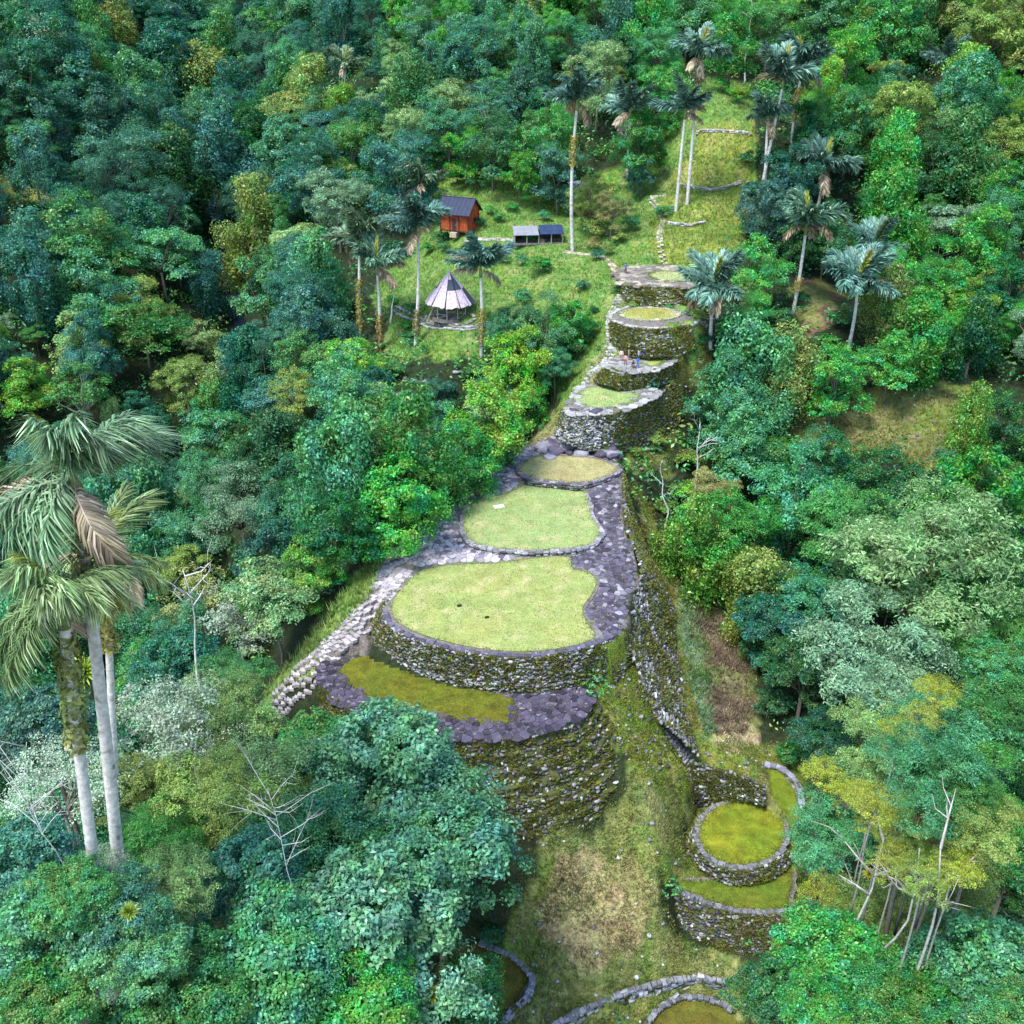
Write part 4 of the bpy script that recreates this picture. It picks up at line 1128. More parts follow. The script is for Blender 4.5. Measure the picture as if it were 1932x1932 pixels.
# loose stones in the banks
it = []
for zn, nn, wt in (('bank', 120, {'pale': 1, 'white': 0.5, 'grey': 1}), ('corner_bank', 420, {'pale': .5, 'grey': 1, 'moss': 1.2, 'dark': .6, 'white': .1}), ('sidefield', 110, {'pale': 1, 'white': .4, 'grey': 1}), ('strip', 160, {'grey': 1, 'moss': 1}), ('rightmoss', 220, {'grey': 1, 'pale': .4, 'moss': 1}), ('ridgeleft', 260, {'grey': 1, 'pale': 1, 'white': 0.3}), ('clearing', 60, {'pale': 1, 'grey': 1})):
    zp = ZONES[zn][0]
    q = scatter_in(zp, 3.0)
    q = q[rng.permutation(len(q))[:nn]]
    for x, y in q:
        if any(inside(TP[k][1], x, y) for k in TP): continue
        s = rng.choice((rng.uniform(0.08, 0.2), rng.uniform(0.15, 0.4)), p=(0.65, 0.35))
        a = rng.uniform(0, 6)
        it.append((np.array([x, y, float(gz(x, y)) + 0.05]), mat_basis(np.array((math.cos(a), math.sin(a), 0)), np.array((-math.sin(a), math.cos(a), 0)), np.array((0, 0, 1.0))), (s * 1.3, s, s * 0.8), pick(wt)))
VV, FF, CC, n = [], [], [], 0
for p, b, s, c in it:
    V, F = STONES[rng.integers(8)]
    VV.append((V * np.asarray(s)) @ b.T + p); FF.append(F + n); n += len(V); CC.append(np.repeat(c[None], len(V), 0))
tag(obj('loose_stones', mesh_np('loose_stones', np.vstack(VV), np.vstack(FF), M['stone_mass'], False, np.vstack(CC))), 'small loose stones strewn over the grassy banks', kind='stuff')

# rough grass on the slopes and banks
GP, GH, GC = [], [], []
q = scatter_in(pz, 9)
bad = np.zeros(len(q), bool)
for k in TP: bad |= inside(TP[k][1], q[:, 0], q[:, 1])
q = q[~bad]
q = q[fbm(q[:, 0], q[:, 1], 1.7, 91) > 0.47]
GP.append(np.c_[q, gz(q[:, 0], q[:, 1]) + 0.03]); GH.append(np.full(len(q), 0.14)); GC.append(np.array((0.13, 0.15, 0.03))[None] * rng.uniform(0.6, 1.3, (len(q), 1)))
for zn, dens, h, c in (('slope', 8, 0.5, (0.13, 0.25, 0.05)), ('meadow', 8, 0.45, (0.22, 0.27, 0.045)), ('bank', 75, 0.24, (0.17, 0.20, 0.05)), ('straw', 60, 0.26, (0.42, 0.35, 0.18)), ('brush', 55, 0.38, (0.18, 0.14, 0.085)), ('rightmoss', 40, 0.25, (0.14, 0.155, 0.03)),
                       ('bluegrass', 34, 0.5, (0.13, 0.24, 0.11)), ('strip', 30, 0.25, (0.17, 0.17, 0.03)), ('corner_bank', 50, 0.22, (0.17, 0.19, 0.03)), ('sidefield', 40, 0.22, (0.15, 0.17, 0.03)), ('leftbank', 16, 0.75, (0.20, 0.30, 0.07)),
                       ('clearing', 12, 0.4, (0.16, 0.165, 0.04)), ('ridgeleft', 7, 0.3, (0.24, 0.25, 0.08)), ('tan', 16, 0.3, (0.45, 0.36, 0.2)), ('patch', 1.5, 0.5, (0.25, 0.26, 0.05))):
    zp = ZONES[zn][0]
    q = scatter_in(zp, dens)
    bad = np.zeros(len(q), bool)
    for k in TP: bad |= inside(TP[k][1], q[:, 0], q[:, 1])
    bad |= inside(pz, q[:, 0], q[:, 1])
    q = q[~bad]
    nz = fbm(q[:, 0], q[:, 1], 3.0, 61)
    keep = rng.random(len(q)) < np.clip(nz * 2 - 0.35, 0.1, 1)
    q, nz = q[keep], nz[keep]
    cc = np.array(c)[None] * (0.6 + 0.8 * fbm(q[:, 0], q[:, 1], 1.1, 62))[:, None]
    g2 = fbm(q[:, 0], q[:, 1], 6, 63)[:, None]
    cc = np.where(g2 > 0.58, cc * 0.5 + np.array((0.10, 0.21, 0.025)) * 0.5, cc)
    GP.append(np.c_[q, gz(q[:, 0], q[:, 1]) - 0.02]); GH.append(np.full(len(q), h)); GC.append(cc)
V, F, Cc = blades(np.vstack(GP), np.concatenate(GH), 0.045, np.vstack(GC), 0.8, 3)
tag(obj('grass', mesh_np('grass', V, F, M['grass_mesh'], False, Cc)), 'rough tufted grass over the open slopes and banks', kind='stuff')

# ------------------------------------------------------------------ foliage
def leaf_quads(Cn, Nn, size, aspect=0.5, fold=0.18, tdir=None):
    """folded diamond leaves at centres Cn facing Nn"""
    n = len(Cn)
    t = rng.normal(size=(n, 3)) if tdir is None else tdir + rng.normal(0, 0.35, (n, 3))
    Nn = Nn / (np.linalg.norm(Nn, axis=1)[:, None] + 1e-9)
    t = t - Nn * (t * Nn).sum(1)[:, None]
    t /= np.linalg.norm(t, axis=1)[:, None] + 1e-9
    b = np.cross(Nn, t)
    L = (size * rng.uniform(0.7, 1.3, n))[:, None]
    W = L * aspect
    V = np.stack([Cn - t * L * 0.5, Cn + b * W * 0.5 + Nn * W * fold, Cn + t * L * 0.5 - Nn * L * 0.12, Cn - b * W * 0.5 + Nn * W * fold], 1).reshape(-1, 3)
    return V, np.arange(n * 4).reshape(-1, 4)
def sph(n, zmin=-1.0):
    z = rng.uniform(zmin, 1, n)
    a = rng.uniform(0, 2 * np.pi, n)
    r = np.sqrt(1 - z * z)
    return np.stack([r * np.cos(a), r * np.sin(a), z], 1)
def crown(R_, Hh, lobes, clumps, leaves, size, zmin=-0.25, lobe_r=(0.32, 0.48), clump_r=0.2, flat=0.75, aspect=0.5, up=0.6, hang=0.0, shell=0.82):
    """crown of leaf clumps sitting on lobes; centre at the origin"""
    d = sph(lobes * 3, zmin)
    # spread the lobes apart
    keep = [0]
    for i in range(1, len(d)):
        if len(keep) >= lobes: break
        if min(np.linalg.norm(d[i] - d[k]) for k in keep) > 1.25 / math.sqrt(lobes): keep.append(i)
    while len(keep) < lobes: keep.append(rng.integers(len(d)))
    d = d[keep]
    lr = rng.uniform(*lobe_r, lobes) * R_
    rad = rng.uniform(shell - 0.32, shell + 0.2, lobes)[:, None]
    lc = d * rad * np.array([R_, R_, Hh]) - d * lr[:, None] * 0.45
    Cn, Nn, Sz = [], [], []
    for i in range(lobes):
        cd = sph(clumps, -0.35)
        cc = lc[i] + cd * lr[i] * np.array([1, 1, flat]) * rng.uniform(0.75, 1.1, (clumps, 1))
        k = rng.poisson(leaves, clumps) + 2
        c = np.repeat(cc, k, 0); dd = np.repeat(cd, k, 0)
        o = sph(len(c), -0.5) * (rng.random((len(c), 1)) ** 0.45) * clump_r * R_ * np.array([1, 1, 0.65])
        p = c + o
        if hang: p[:, 2] -= hang * rng.random(len(p)) ** 2 * R_
        Cn.append(p); Sz.append(np.full(len(p), size * rng.choice((0.7, 0.9, 1.12), p=(0.3, 0.45, 0.25))))
        out = p - lc[i] * np.array([0.8, 0.8, 0.7])
        out /= np.linalg.norm(out, axis=1)[:, None] + 1e-9
        Nn.append(out * 0.6 + np.array([0, 0, up]) + rng.normal(0, 0.42, p.shape))
    Cn, Nn = np.vstack(Cn), np.vstack(Nn)
    V, F = leaf_quads(Cn, Nn, np.concatenate(Sz), aspect)
    return V, F, lc, lr
def limbs(ends, base_z, r0, spread=0.35, n=6, lean=(0, 0)):
    """tapered trunk with limbs reaching to the ends; foot at z = base_z"""
    m = MB()
    fork = base_z * 0.28
    base_z = base_z * 2.4
    pts = [(0 - lean[0], 0 - lean[1], base_z)]
    for k in range(1, 5):
        f = k / 4
        pts.append((-lean[0] * (1 - f) + rng.normal(0, 0.12), -lean[1] * (1 - f) + rng.normal(0, 0.12), base_z + (fork - base_z) * f))
    m.tube(pts, [r0 * 1.25, r0 * 0.95, r0 * 0.85, r0 * 0.78, r0 * 0.7], n)
    top = np.array(pts[-1])
    for e in ends:
        e = np.asarray(e)
        mid = top + (e - top) * 0.5 + np.array((0, 0, 0.25 * np.linalg.norm(e[:2] - top[:2]) * rng.uniform(-0.6, 0.4))) + rng.normal(0, 0.2, 3)
        m.tube([top - (0, 0, r0), top + (mid - top) * 0.5, mid, mid + (e - mid) * 0.55 + rng.normal(0, 0.15, 3), e], [r0 * 0.55, r0 * 0.42, r0 * 0.32, r0 * 0.2, r0 * 0.06], 5)
        for _ in range(2):
            a = mid + (e - mid) * rng.uniform(0.0, 0.6)
            b = a + (e - mid) * 0.35 + rng.normal(0, 0.9, 3) * np.linalg.norm(e - mid) * 0.35
            m.tube([a, (a + b) / 2 + rng.normal(0, 0.1, 3), b], [r0 * 0.2, r0 * 0.12, r0 * 0.03], 4)
    return m
PROTO = {}
def proto(kind, i, R_, Hh, hc, lobes, clumps, leaves, size, mat='leaf', nl=7, r0=0.28, **k):
    V, F, lc, lr = crown(R_, Hh, lobes, clumps, leaves, size, **k)
    ends = lc[np.argsort(-lc[:, 2])[:nl]] if nl < len(lc) else lc
    ends = [e * 0.96 for e in lc[rng.permutation(len(lc))[:nl]]]
    PROTO.setdefault(kind, []).append((mesh_np('crown', V, F, M[mat]), limbs(ends, -hc, r0).mesh('trunk', M['bark'], True), R_, hc))
for i in range(3):   # near broad-leaved domes: small leaves that can be told apart
    proto('dome_near', i, 6.0, 5.6, 12, 21, 26, 58, 0.31, zmin=-0.5, lobe_r=(0.27, 0.44), clump_r=0.13, r0=0.4, nl=9, aspect=0.55)
for i in range(2):   # near thin crowns with pale branches showing
    proto('open_near', i, 5.5, 4.6, 12, 17, 14, 30, 0.24, mat='leaf_fine', zmin=-0.4, lobe_r=(0.26, 0.4), clump_r=0.14, nl=15, r0=0.22)
for i in range(3):   # near feathery crowns
    proto('feather_near', i, 6.0, 5.2, 12, 21, 24, 54, 0.28, mat='leaf_fine', zmin=-0.5, lobe_r=(0.22, 0.38), clump_r=0.12, aspect=0.32, nl=12, r0=0.3)
for i in range(7):
    proto('dome', i, 6.0, 7.0 + 0.8 * (i % 3), 9, 17 + i, 18, 46, 0.385, zmin=-0.85, lobe_r=(0.2, 0.46), clump_r=0.15, r0=0.26, hang=0.12)
for i in range(3):
    proto('layered', i, 6.5, 5.6, 9, 18, 15, 36, 0.46, zmin=-0.7, lobe_r=(0.24, 0.42), flat=0.4, clump_r=0.15, up=1.0, nl=11)
for i in range(4):
    proto('feather', i, 6.0, 7.2, 9, 22, 18, 46, 0.36, mat='leaf_fine', zmin=-0.8, lobe_r=(0.16, 0.38), clump_r=0.13, aspect=0.34, nl=12, hang=0.1)
for i in range(4):
    proto('vine', i, 4.2, 8.0, 9, 16, 20, 54, 0.36, zmin=-0.95, lobe_r=(0.26, 0.5), clump_r=0.18, hang=0.75, up=0.2, nl=4)
for i in range(3):
    proto('open', i, 5.5, 6.0, 10, 16, 10, 20, 0.42, mat='leaf_fine', zmin=-0.6, lobe_r=(0.2, 0.4), clump_r=0.15, nl=14, r0=0.2)
for i in range(4):
    proto('shrub', i, 2.2, 1.7, 1.7, 8, 12, 26, 0.30, lobe_r=(0.3, 0.5), clump_r=0.22, nl=5, r0=0.08)
HUES = {
 'teal': ((0.02, 0.135, 0.07), 'dark teal'), 'blue': ((0.042, 0.175, 0.105), 'blue green'), 'deep': ((0.018, 0.135, 0.03), 'deep green'), 'mid': ((0.052, 0.22, 0.042), 'mid green'),
 'sea': ((0.06, 0.245, 0.095), 'sea green'), 'bright': ((0.14, 0.33, 0.032), 'bright green'), 'fresh': ((0.05, 0.285, 0.03), 'fresh green'), 'pale': ((0.20, 0.35, 0.11), 'pale green'), 'olive': ((0.18, 0.27, 0.05), 'olive'),
 'grey': ((0.15, 0.28, 0.145), 'greyish green'), 'yellow': ((0.30, 0.35, 0.03), 'yellow green'), 'rust': ((0.26, 0.26, 0.08), 'brownish'), 'silver': ((0.28, 0.38, 0.26), 'silvery'), 'mint': ((0.10, 0.29, 0.15), 'mint green')}
SHAPE = {'dome_near': ('leafy_tree', 'round crowned tree'), 'dome': ('broadleaf_tree', 'round crowned tree'), 'open_near': ('sparse_tree', 'sparse pale branched tree'), 'open': ('sparse_tree', 'sparse pale branched tree'),
         'feather_near': ('feathery_tree', 'feathery tree'), 'feather': ('feathery_tree', 'feathery tree'), 'layered': ('spreading_tree', 'flat topped spreading tree'), 'vine': ('vine_draped_tree', 'vine draped tree'), 'shrub': ('shrub', 'leafy shrub')}
TREES = []       # (name, shape, hue, crown centre world, radius, root object)
def add_tree(kind, hue, c, r, ground_h, squash=1.0, bark=None):
    """c: crown centre in the place, r: crown radius"""
    me_c, me_t, R_, hc = PROTO[kind][rng.integers(len(PROTO[kind]))]
    s = r / R_
    name, shp = SHAPE[kind]
    root = empty(name, (c[0], c[1], ground_h), rng.uniform(0, 6.28))
    hcw = c[2] - ground_h
    col = np.array(HUES[hue][0]) * rng.uniform(0.82, 1.2) + rng.normal(0, 0.006, 3)
    col = np.clip(col, 0.008, 0.6)
    st = s * rng.uniform(0.92, 1.08)
    obj('crown', me_c, root, loc=(0, 0, hcw), scale=(s * rng.uniform(0.92, 1.08), s * rng.uniform(0.92, 1.08), s * squash), color=col)
    bc = bark or ((0.30, 0.28, 0.24) if 'open' in kind else (0.14, 0.12, 0.09))
    obj('trunk', me_t, root, loc=(0, 0, hcw), scale=(s, s, s * squash), color=np.clip(np.array(bc) * rng.uniform(0.8, 1.2), 0, 0.7))
    TREES.append([name, shp, hue, np.array(c, float), r, root])
    return root
def near_ridge(x, y):
    r = inside(pz, x, y)
    for k in TP: r |= inside(TP[k][1], x, y)
    return r | inside(ZONES['ridgeleft'][0], x, y) | inside(ZONES['bank'][0], x, y)
def tree_at(px, py, w, kind, hue, hfac=1.1, hadd=1.5, squash=1.0, D=None, bark=None):
    """a tree whose crown is seen centred at (px, py), w picture points wide"""
    d = ray(px, py)
    if D is None:
        t = np.geomspace(32, 520, 900)
        P = d[None] * t[:, None]; P[:, 2] += CAMZ
        g = gz(P[:, 0], P[:, 1])
        rr = w * t / (2 * FOC)
        b = np.where((P[:, 2] - g <= rr * hfac + hadd) & ((kind == 'shrub') | ~near_ridge(P[:, 0], P[:, 1])))[0]
        if not len(b): return None
        p, r = P[b[0]], rr[b[0]]
    else:
        p = d * D + (0, 0, CAMZ); r = w * D / (2 * FOC)
    g = float(gz(p[0], p[1])) - 0.3
    return add_tree(kind, hue, p, r, g, squash, bark)

LIST = [
 # near, lower left: big leafy canopy in front of the crescent terrace
 (735,1500,330,'dome_near','mint',78),(640,1460,230,'dome_near','mid',82),(830,1640,330,'dome_near','mint',72),(640,1640,300,'dome_near','sea',70),(720,1790,380,'dome_near','mint',66),(480,1690,240,'dome_near','blue',66),
 (520,1850,330,'dome_near','sea',60),(880,1900,180,'dome_near','deep',68),(690,1930,260,'dome_near','fresh',60),(330,1900,260,'dome_near','mid',56),(315,1690,200,'feather_near','pale',62),(120,1800,300,'dome_near','sea',56),
 (60,1930,230,'dome_near','mid',52),(40,1640,210,'dome_near','blue',62),(400,1520,270,'feather_near','olive',72),(300,1600,200,'feather_near','mid',68),(500,1480,230,'open_near','pale',76),(560,1590,230,'open_near','sea',70),
 (330,1380,260,'open_near','silver',84),(110,1480,240,'open_near','silver',70),(430,1360,230,'feather_near','pale',92),(250,1500,180,'feather_near','olive',72),(90,1370,200,'dome_near','blue',78),(600,1415,150,'dome_near','mid',88),
 (430,1290,160,'feather_near','mid',98),(330,1260,170,'dome_near','teal',100),(485,1130,110,'feather_near','fresh',None),(585,1075,120,'dome','bright',None),(520,1080,170,'dome','teal',None),(380,1150,150,'open','rust',None),
 (340,1090,120,'feather','olive',None),(450,1180,150,'open','silver',None),
 # left of the ridge
 (930,790,170,'dome','bright',None),(985,695,140,'dome','bright',None),(1030,640,130,'dome','mid',None),(960,640,100,'feather','sea',None),(1080,610,90,'dome','fresh',None),(1000,770,90,'dome','fresh',None),(880,870,160,'dome','fresh',None),
 (820,810,110,'dome','sea',None),(745,850,160,'feather','rust',None),(740,960,200,'dome','fresh',None),(650,900,110,'feather','olive',None),(560,950,170,'dome','teal',None),(450,960,180,'feather','grey',None),(660,760,170,'dome','sea',None),
 (675,690,110,'dome','bright',None),(830,750,70,'dome','teal',None),(590,600,130,'dome','blue',None),(700,780,110,'feather','pale',None),(620,840,120,'dome','teal',None),(860,930,130,'dome','deep',None),(640,1010,150,'dome','deep',None),
 (980,620,90,'feather','pale',None),(940,900,90,'dome','mid',None),
 # far left
 (350,725,110,'feather','olive',None),(50,740,120,'dome','bright',None),(150,660,130,'dome','pale',None),(165,470,170,'dome','mid',None),(300,480,160,'layered','sea',None),(475,430,150,'vine','olive',None),(420,320,150,'vine','blue',None),
 (250,330,170,'dome','blue',None),(110,110,170,'dome','teal',None),(320,130,170,'dome','teal',None),(590,340,140,'dome','blue',None),(760,330,150,'dome','blue',None),(775,255,100,'feather','pale',None),(900,110,130,'dome','blue',None),
 (540,210,120,'layered','olive',None),(660,290,120,'dome','mid',None),(500,560,150,'dome','sea',None),(270,620,160,'layered','mid',None),(180,560,150,'dome','sea',None),(60,470,130,'dome','blue',None),(420,100,110,'vine','mid',None),
 (400,170,120,'vine','olive',None),(560,450,100,'layered','pale',None),(40,180,150,'dome','teal',None),(200,230,150,'dome','teal',None),(930,280,120,'dome','deep',None),(1030,270,130,'dome','mid',None),(1050,330,110,'dome','blue',None),
 (980,330,80,'dome','fresh',None),(880,290,90,'dome','fresh',None),(560,530,120,'dome','blue',None),(500,720,110,'dome','teal',None),(560,760,120,'feather','olive',None),
 # behind the houses and along the palms
 (1115,370,95,'feather','olive',None),(1155,395,80,'feather','rust',None),(1200,290,110,'dome','mid',None),(1130,150,140,'feather','pale',None),(1210,330,60,'dome','teal',None),(1240,190,110,'dome','fresh',None),(1300,30,120,'dome','mid',None),
 (1490,350,130,'dome','teal',None),(1450,400,120,'dome','blue',None),(1500,430,110,'dome','deep',None),(1430,515,120,'dome','fresh',None),(1540,250,120,'dome','deep',None),(1560,450,110,'dome','deep',None),
 # right slope
 (1410,720,180,'vine','sea',None),(1495,700,130,'vine','olive',None),(1370,760,150,'dome','sea',None),(1400,850,160,'dome','sea',None),(1345,930,110,'feather','rust',None),(1310,1010,100,'open','pale',None),(1840,930,190,'dome','fresh',126),(1550,880,140,'dome','deep',None),(1650,930,150,'dome','deep',None),(1760,960,170,'dome','deep',None),(1580,720,130,'dome','fresh',None),(1680,690,120,'dome','fresh',None),(1500,960,190,'dome','sea',None),
 (1590,1020,230,'feather_near','mid',None),(1740,1090,380,'feather_near','pale',None),(1660,1260,330,'feather_near','grey',None),(1850,1190,260,'feather_near','mid',None),(1530,1130,190,'dome_near','sea',None),(1470,1180,150,'dome_near','teal',None),
 (1520,1270,160,'dome_near','deep',None),(1900,1010,180,'dome','fresh',None),(1900,1380,220,'feather_near','mid',92),(1780,1400,260,'feather_near','sea',92),(1640,1400,200,'feather_near','pale',98),(1560,1400,130,'dome_near','teal',104),
 (1770,1310,100,'open_near','yellow',86),(1735,1350,90,'open_near','yellow',85),(1695,1390,100,'open_near','yellow',84),(1555,1465,100,'open_near','yellow',88),(1600,1505,90,'open_near','yellow',84),(1640,1540,80,'open_near','yellow',80),(1700,1470,240,'feather_near','pale',90),(1570,1590,200,'feather_near','sea',86),
 (1840,1520,240,'feather_near','mid',84),(1690,1560,120,'open_near','yellow',74),(1545,1690,110,'open_near','yellow',76),(1590,1730,110,'open_near','yellow',75),(1640,1730,170,'feather_near','olive',74),(1800,1660,170,'feather_near','olive',72),(1900,1650,180,'dome_near','deep',78),
 (1590,1830,250,'dome_near','fresh',66),(1480,1890,200,'dome_near','deep',66),(1700,1900,200,'dome_near','mid',62),(1850,1830,260,'dome_near','sea',64),(1780,1760,160,'feather_near','olive',68),(1910,1930,180,'dome_near','mid',58),(1540,1930,180,'dome_near','fresh',60),
 (1900,1270,170,'dome_near','mid',96),(1745,1470,230,'feather_near','sea',61),(1850,1560,190,'feather_near','olive',60),(1650,1520,120,'open_near','yellow',63),(1800,1480,150,'open_near','mid',60),(205,1730,190,'dome_near','blue',56),(270,1800,200,'dome_near','sea',55),(130,1700,170,'dome_near','mid',55),(200,1640,120,'open_near','silver',60),(1782,1572,150,'feather_near','olive',61),(1745,1655,130,'open_near','olive',59),(1690,1630,110,'open_near','yellow',62),(1800,1640,120,'open_near','yellow',59),(1735,1582,110,'feather_near','olive',63),(1668,1566,110,'open_near','yellow',65),(1830,1500,140,'feather_near','mid',60),
 # far right
 (1690,230,150,'feather','olive',None),(1690,420,140,'vine','fresh',None),(1830,170,120,'vine','bright',None),(1830,300,130,'vine','mid',None),(1870,60,170,'feather','olive',None),(1850,470,150,'dome','fresh',None),(1760,540,130,'dome','fresh',None),
 (1800,420,110,'layered','grey',None),(1600,250,130,'dome','mid',None),(1600,130,140,'dome','fresh',None),(1660,60,150,'dome','fresh',None),(1450,60,140,'feather','mid',None),(1380,90,120,'dome','fresh',None),(1550,40,120,'dome','mid',None),
 (1730,640,130,'vine','fresh',None),(1680,580,120,'vine','olive',None),(1900,560,130,'dome','deep',None),(1760,320,120,'dome','deep',None),(1900,380,120,'dome','fresh',None),(1900,800,120,'dome','deep',None),
]
for px, py, w, kind, hue, D in LIST:
    tree_at(px, py, w, kind, hue, D=D, squash=1.0)

tree_at(1820,825,108,'vine','bright',D=134,squash=1.5)
tree_at(1700,300,110,'vine','fresh',squash=1.2)
# the rest of the forest: spaced over the land, keeping the open ground and the views of it free
CLEAR = [np.array(p, float) for p in ([(500,1350),(640,1190),(740,1030),(960,870),(1060,760),(1150,650),(1150,560),(1150,500),(1330,500),(1330,620),(1270,740),(1190,880),(1215,1000),(1280,1120),(1330,1110),(1430,1270),(1440,1400),(1520,1480),(1500,1640),(1490,1750),(1380,1820),(1380,2150),(930,2150),(980,1780),(1000,1600),(900,1400),(640,1340)],
    [(735,520),(800,440),(820,330),(1080,370),(1170,400),(1230,330),(1260,270),(1330,170),(1420,170),(1425,400),(1400,490),(1150,520),(1130,640),(1000,600),(920,690),(740,690)],
    ZONE_PX['clearing'][0], ZONE_PX['brown'][0], ZONE_PX['patch'][0], ZONE_PX['rightmoss'][0])]
for _a, _b, _c in ((1088,150,330),(1188,180,320),(1292,170,400),(1318,70,390),(1476,110,350),(1448,200,345),(1512,90,290),(1553,280,385),(1477,390,465),(1520,390,585),(1346,510,665),(1648,430,520),(1618,500,640),(652,95,190),(795,320,430),(789,400,650),(678,430,640),(712,480,650),(907,480,670),(1782,90,190)):
    CLEAR.append(np.array(((_a - 32, _b), (_a + 32, _b), (_a + 30, _b + 55), (_a + 6, _b + 70), (_a + 2, _c), (_a - 8, _c), (_a - 6, _b + 70), (_a - 30, _b + 55)), float))
def blocks_view(c, r):
    a = np.linspace(0, 2 * np.pi, 9)[:-1]
    q = [proj(c)[0]] + [proj(np.asarray(c) + np.array((math.cos(t) * r * 0.75, 0, math.sin(t) * r * 0.75)))[0] for t in a]
    q = np.array(q)
    return any(inside(p, q[:, 0], q[:, 1]).any() for p in CLEAR)
XY = [tuple(t[3][:2]) for t in TREES]
RR = [t[4] for t in TREES]
def far_hue(px, py):
    if px < 760:
        return rng.choice(['teal', 'blue', 'deep', 'mid', 'sea', 'grey', 'olive', 'pale', 'bright'], p=[.35, .22, .13, .11, .13, .02, .02, .01, .01] if py < 420 else [.2, .2, .1, .18, .2, .03, .04, .03, .02])
    if px < 1250:
        return rng.choice(['mid', 'fresh', 'blue', 'sea', 'deep', 'pale', 'teal', 'olive'], p=[.2, .16, .16, .14, .12, .08, .08, .06])
    return rng.choice(['fresh', 'deep', 'mid', 'bright', 'sea', 'olive', 'teal', 'pale', 'grey'], p=[.28, .15, .18, .13, .08, .1, .02, .04, .02])
RAV = np.array([(-62,150),(-56,180),(-54,195),(-62,225),(-74,260),(-84,292)], float)
RAV = resample(RAV, 120); RAVW = RAVL
cnt = 0
for step in range(26000):
    if cnt >= 940: break
    yy = math.sqrt(rng.uniform(38 ** 2, 480 ** 2)); xx = rng.uniform(-0.62, 0.62) * (yy + 25)
    D = math.hypot(yy, 45)
    r = rng.choice((rng.uniform(2.6, 4.0), rng.uniform(4.0, 6.2), rng.uniform(6.0, 7.5)), p=(0.3, 0.5, 0.2)) * (1.0 + 0.35 * min(1, max(0, (yy - 180) / 200)))
    g = float(gz(xx, yy))
    A = np.array(XY)
    d2 = np.hypot(A[:, 0] - xx, A[:, 1] - yy)
    if (d2 < 0.56 * (np.array(RR) + r)).any(): continue
    if is_open(np.array(xx), np.array(yy)): continue
    if np.hypot(RAVL[:52, 0] - xx, RAVL[:52, 1] - yy).min() < r * 0.6 + 3.0: continue
    hc = r * rng.uniform(0.8, 1.25) + rng.uniform(0.5, 2.5)
    sq = rng.uniform(0.85, 1.25); c = np.array((xx, yy, g + hc * sq))
    q = proj(c)[0]
    if not (-120 < q[0] < 2050 and -260 < q[1] < 2080): continue
    if blocks_view(c, r): continue
    near = yy < 95
    kind = rng.choice(['dome', 'feather', 'layered', 'vine', 'open'], p=[.22, .27, .16, .28, .07])
    if near and kind in ('dome', 'feather', 'open'): kind += '_near'
    add_tree(kind, far_hue(*q[:2]), c, r, g - 0.3, sq)
    XY.append((xx, yy)); RR.append(r); cnt += 1
sl = np.diff(RAV, axis=0, append=RAV[-1:] * 2 - RAV[-2:-1]); sl /= np.linalg.norm(sl, axis=1)[:, None]
sn = np.stack([-sl[:, 1], sl[:, 0]], 1) * 1.8
SV = np.vstack([np.c_[RAV + sn, gz(RAV[:, 0], RAV[:, 1]) + 0.25], np.c_[RAV - sn, gz(RAV[:, 0], RAV[:, 1]) + 0.25]])
nr = len(RAV)
tag(obj('stream', mesh_np('stream', SV, np.array([[i, i + 1, nr + i + 1, nr + i] for i in range(nr - 1)]), surf_mat('water', base=(0.012, 0.02, 0.03), rough=0.12, scale=1, amp=0.2, bump=0.4, bscale=2, spec=0.5), True)), 'narrow dark stream at the bottom of the ravine', kind='structure')
print('fill trees', cnt, 'all', len(TREES))

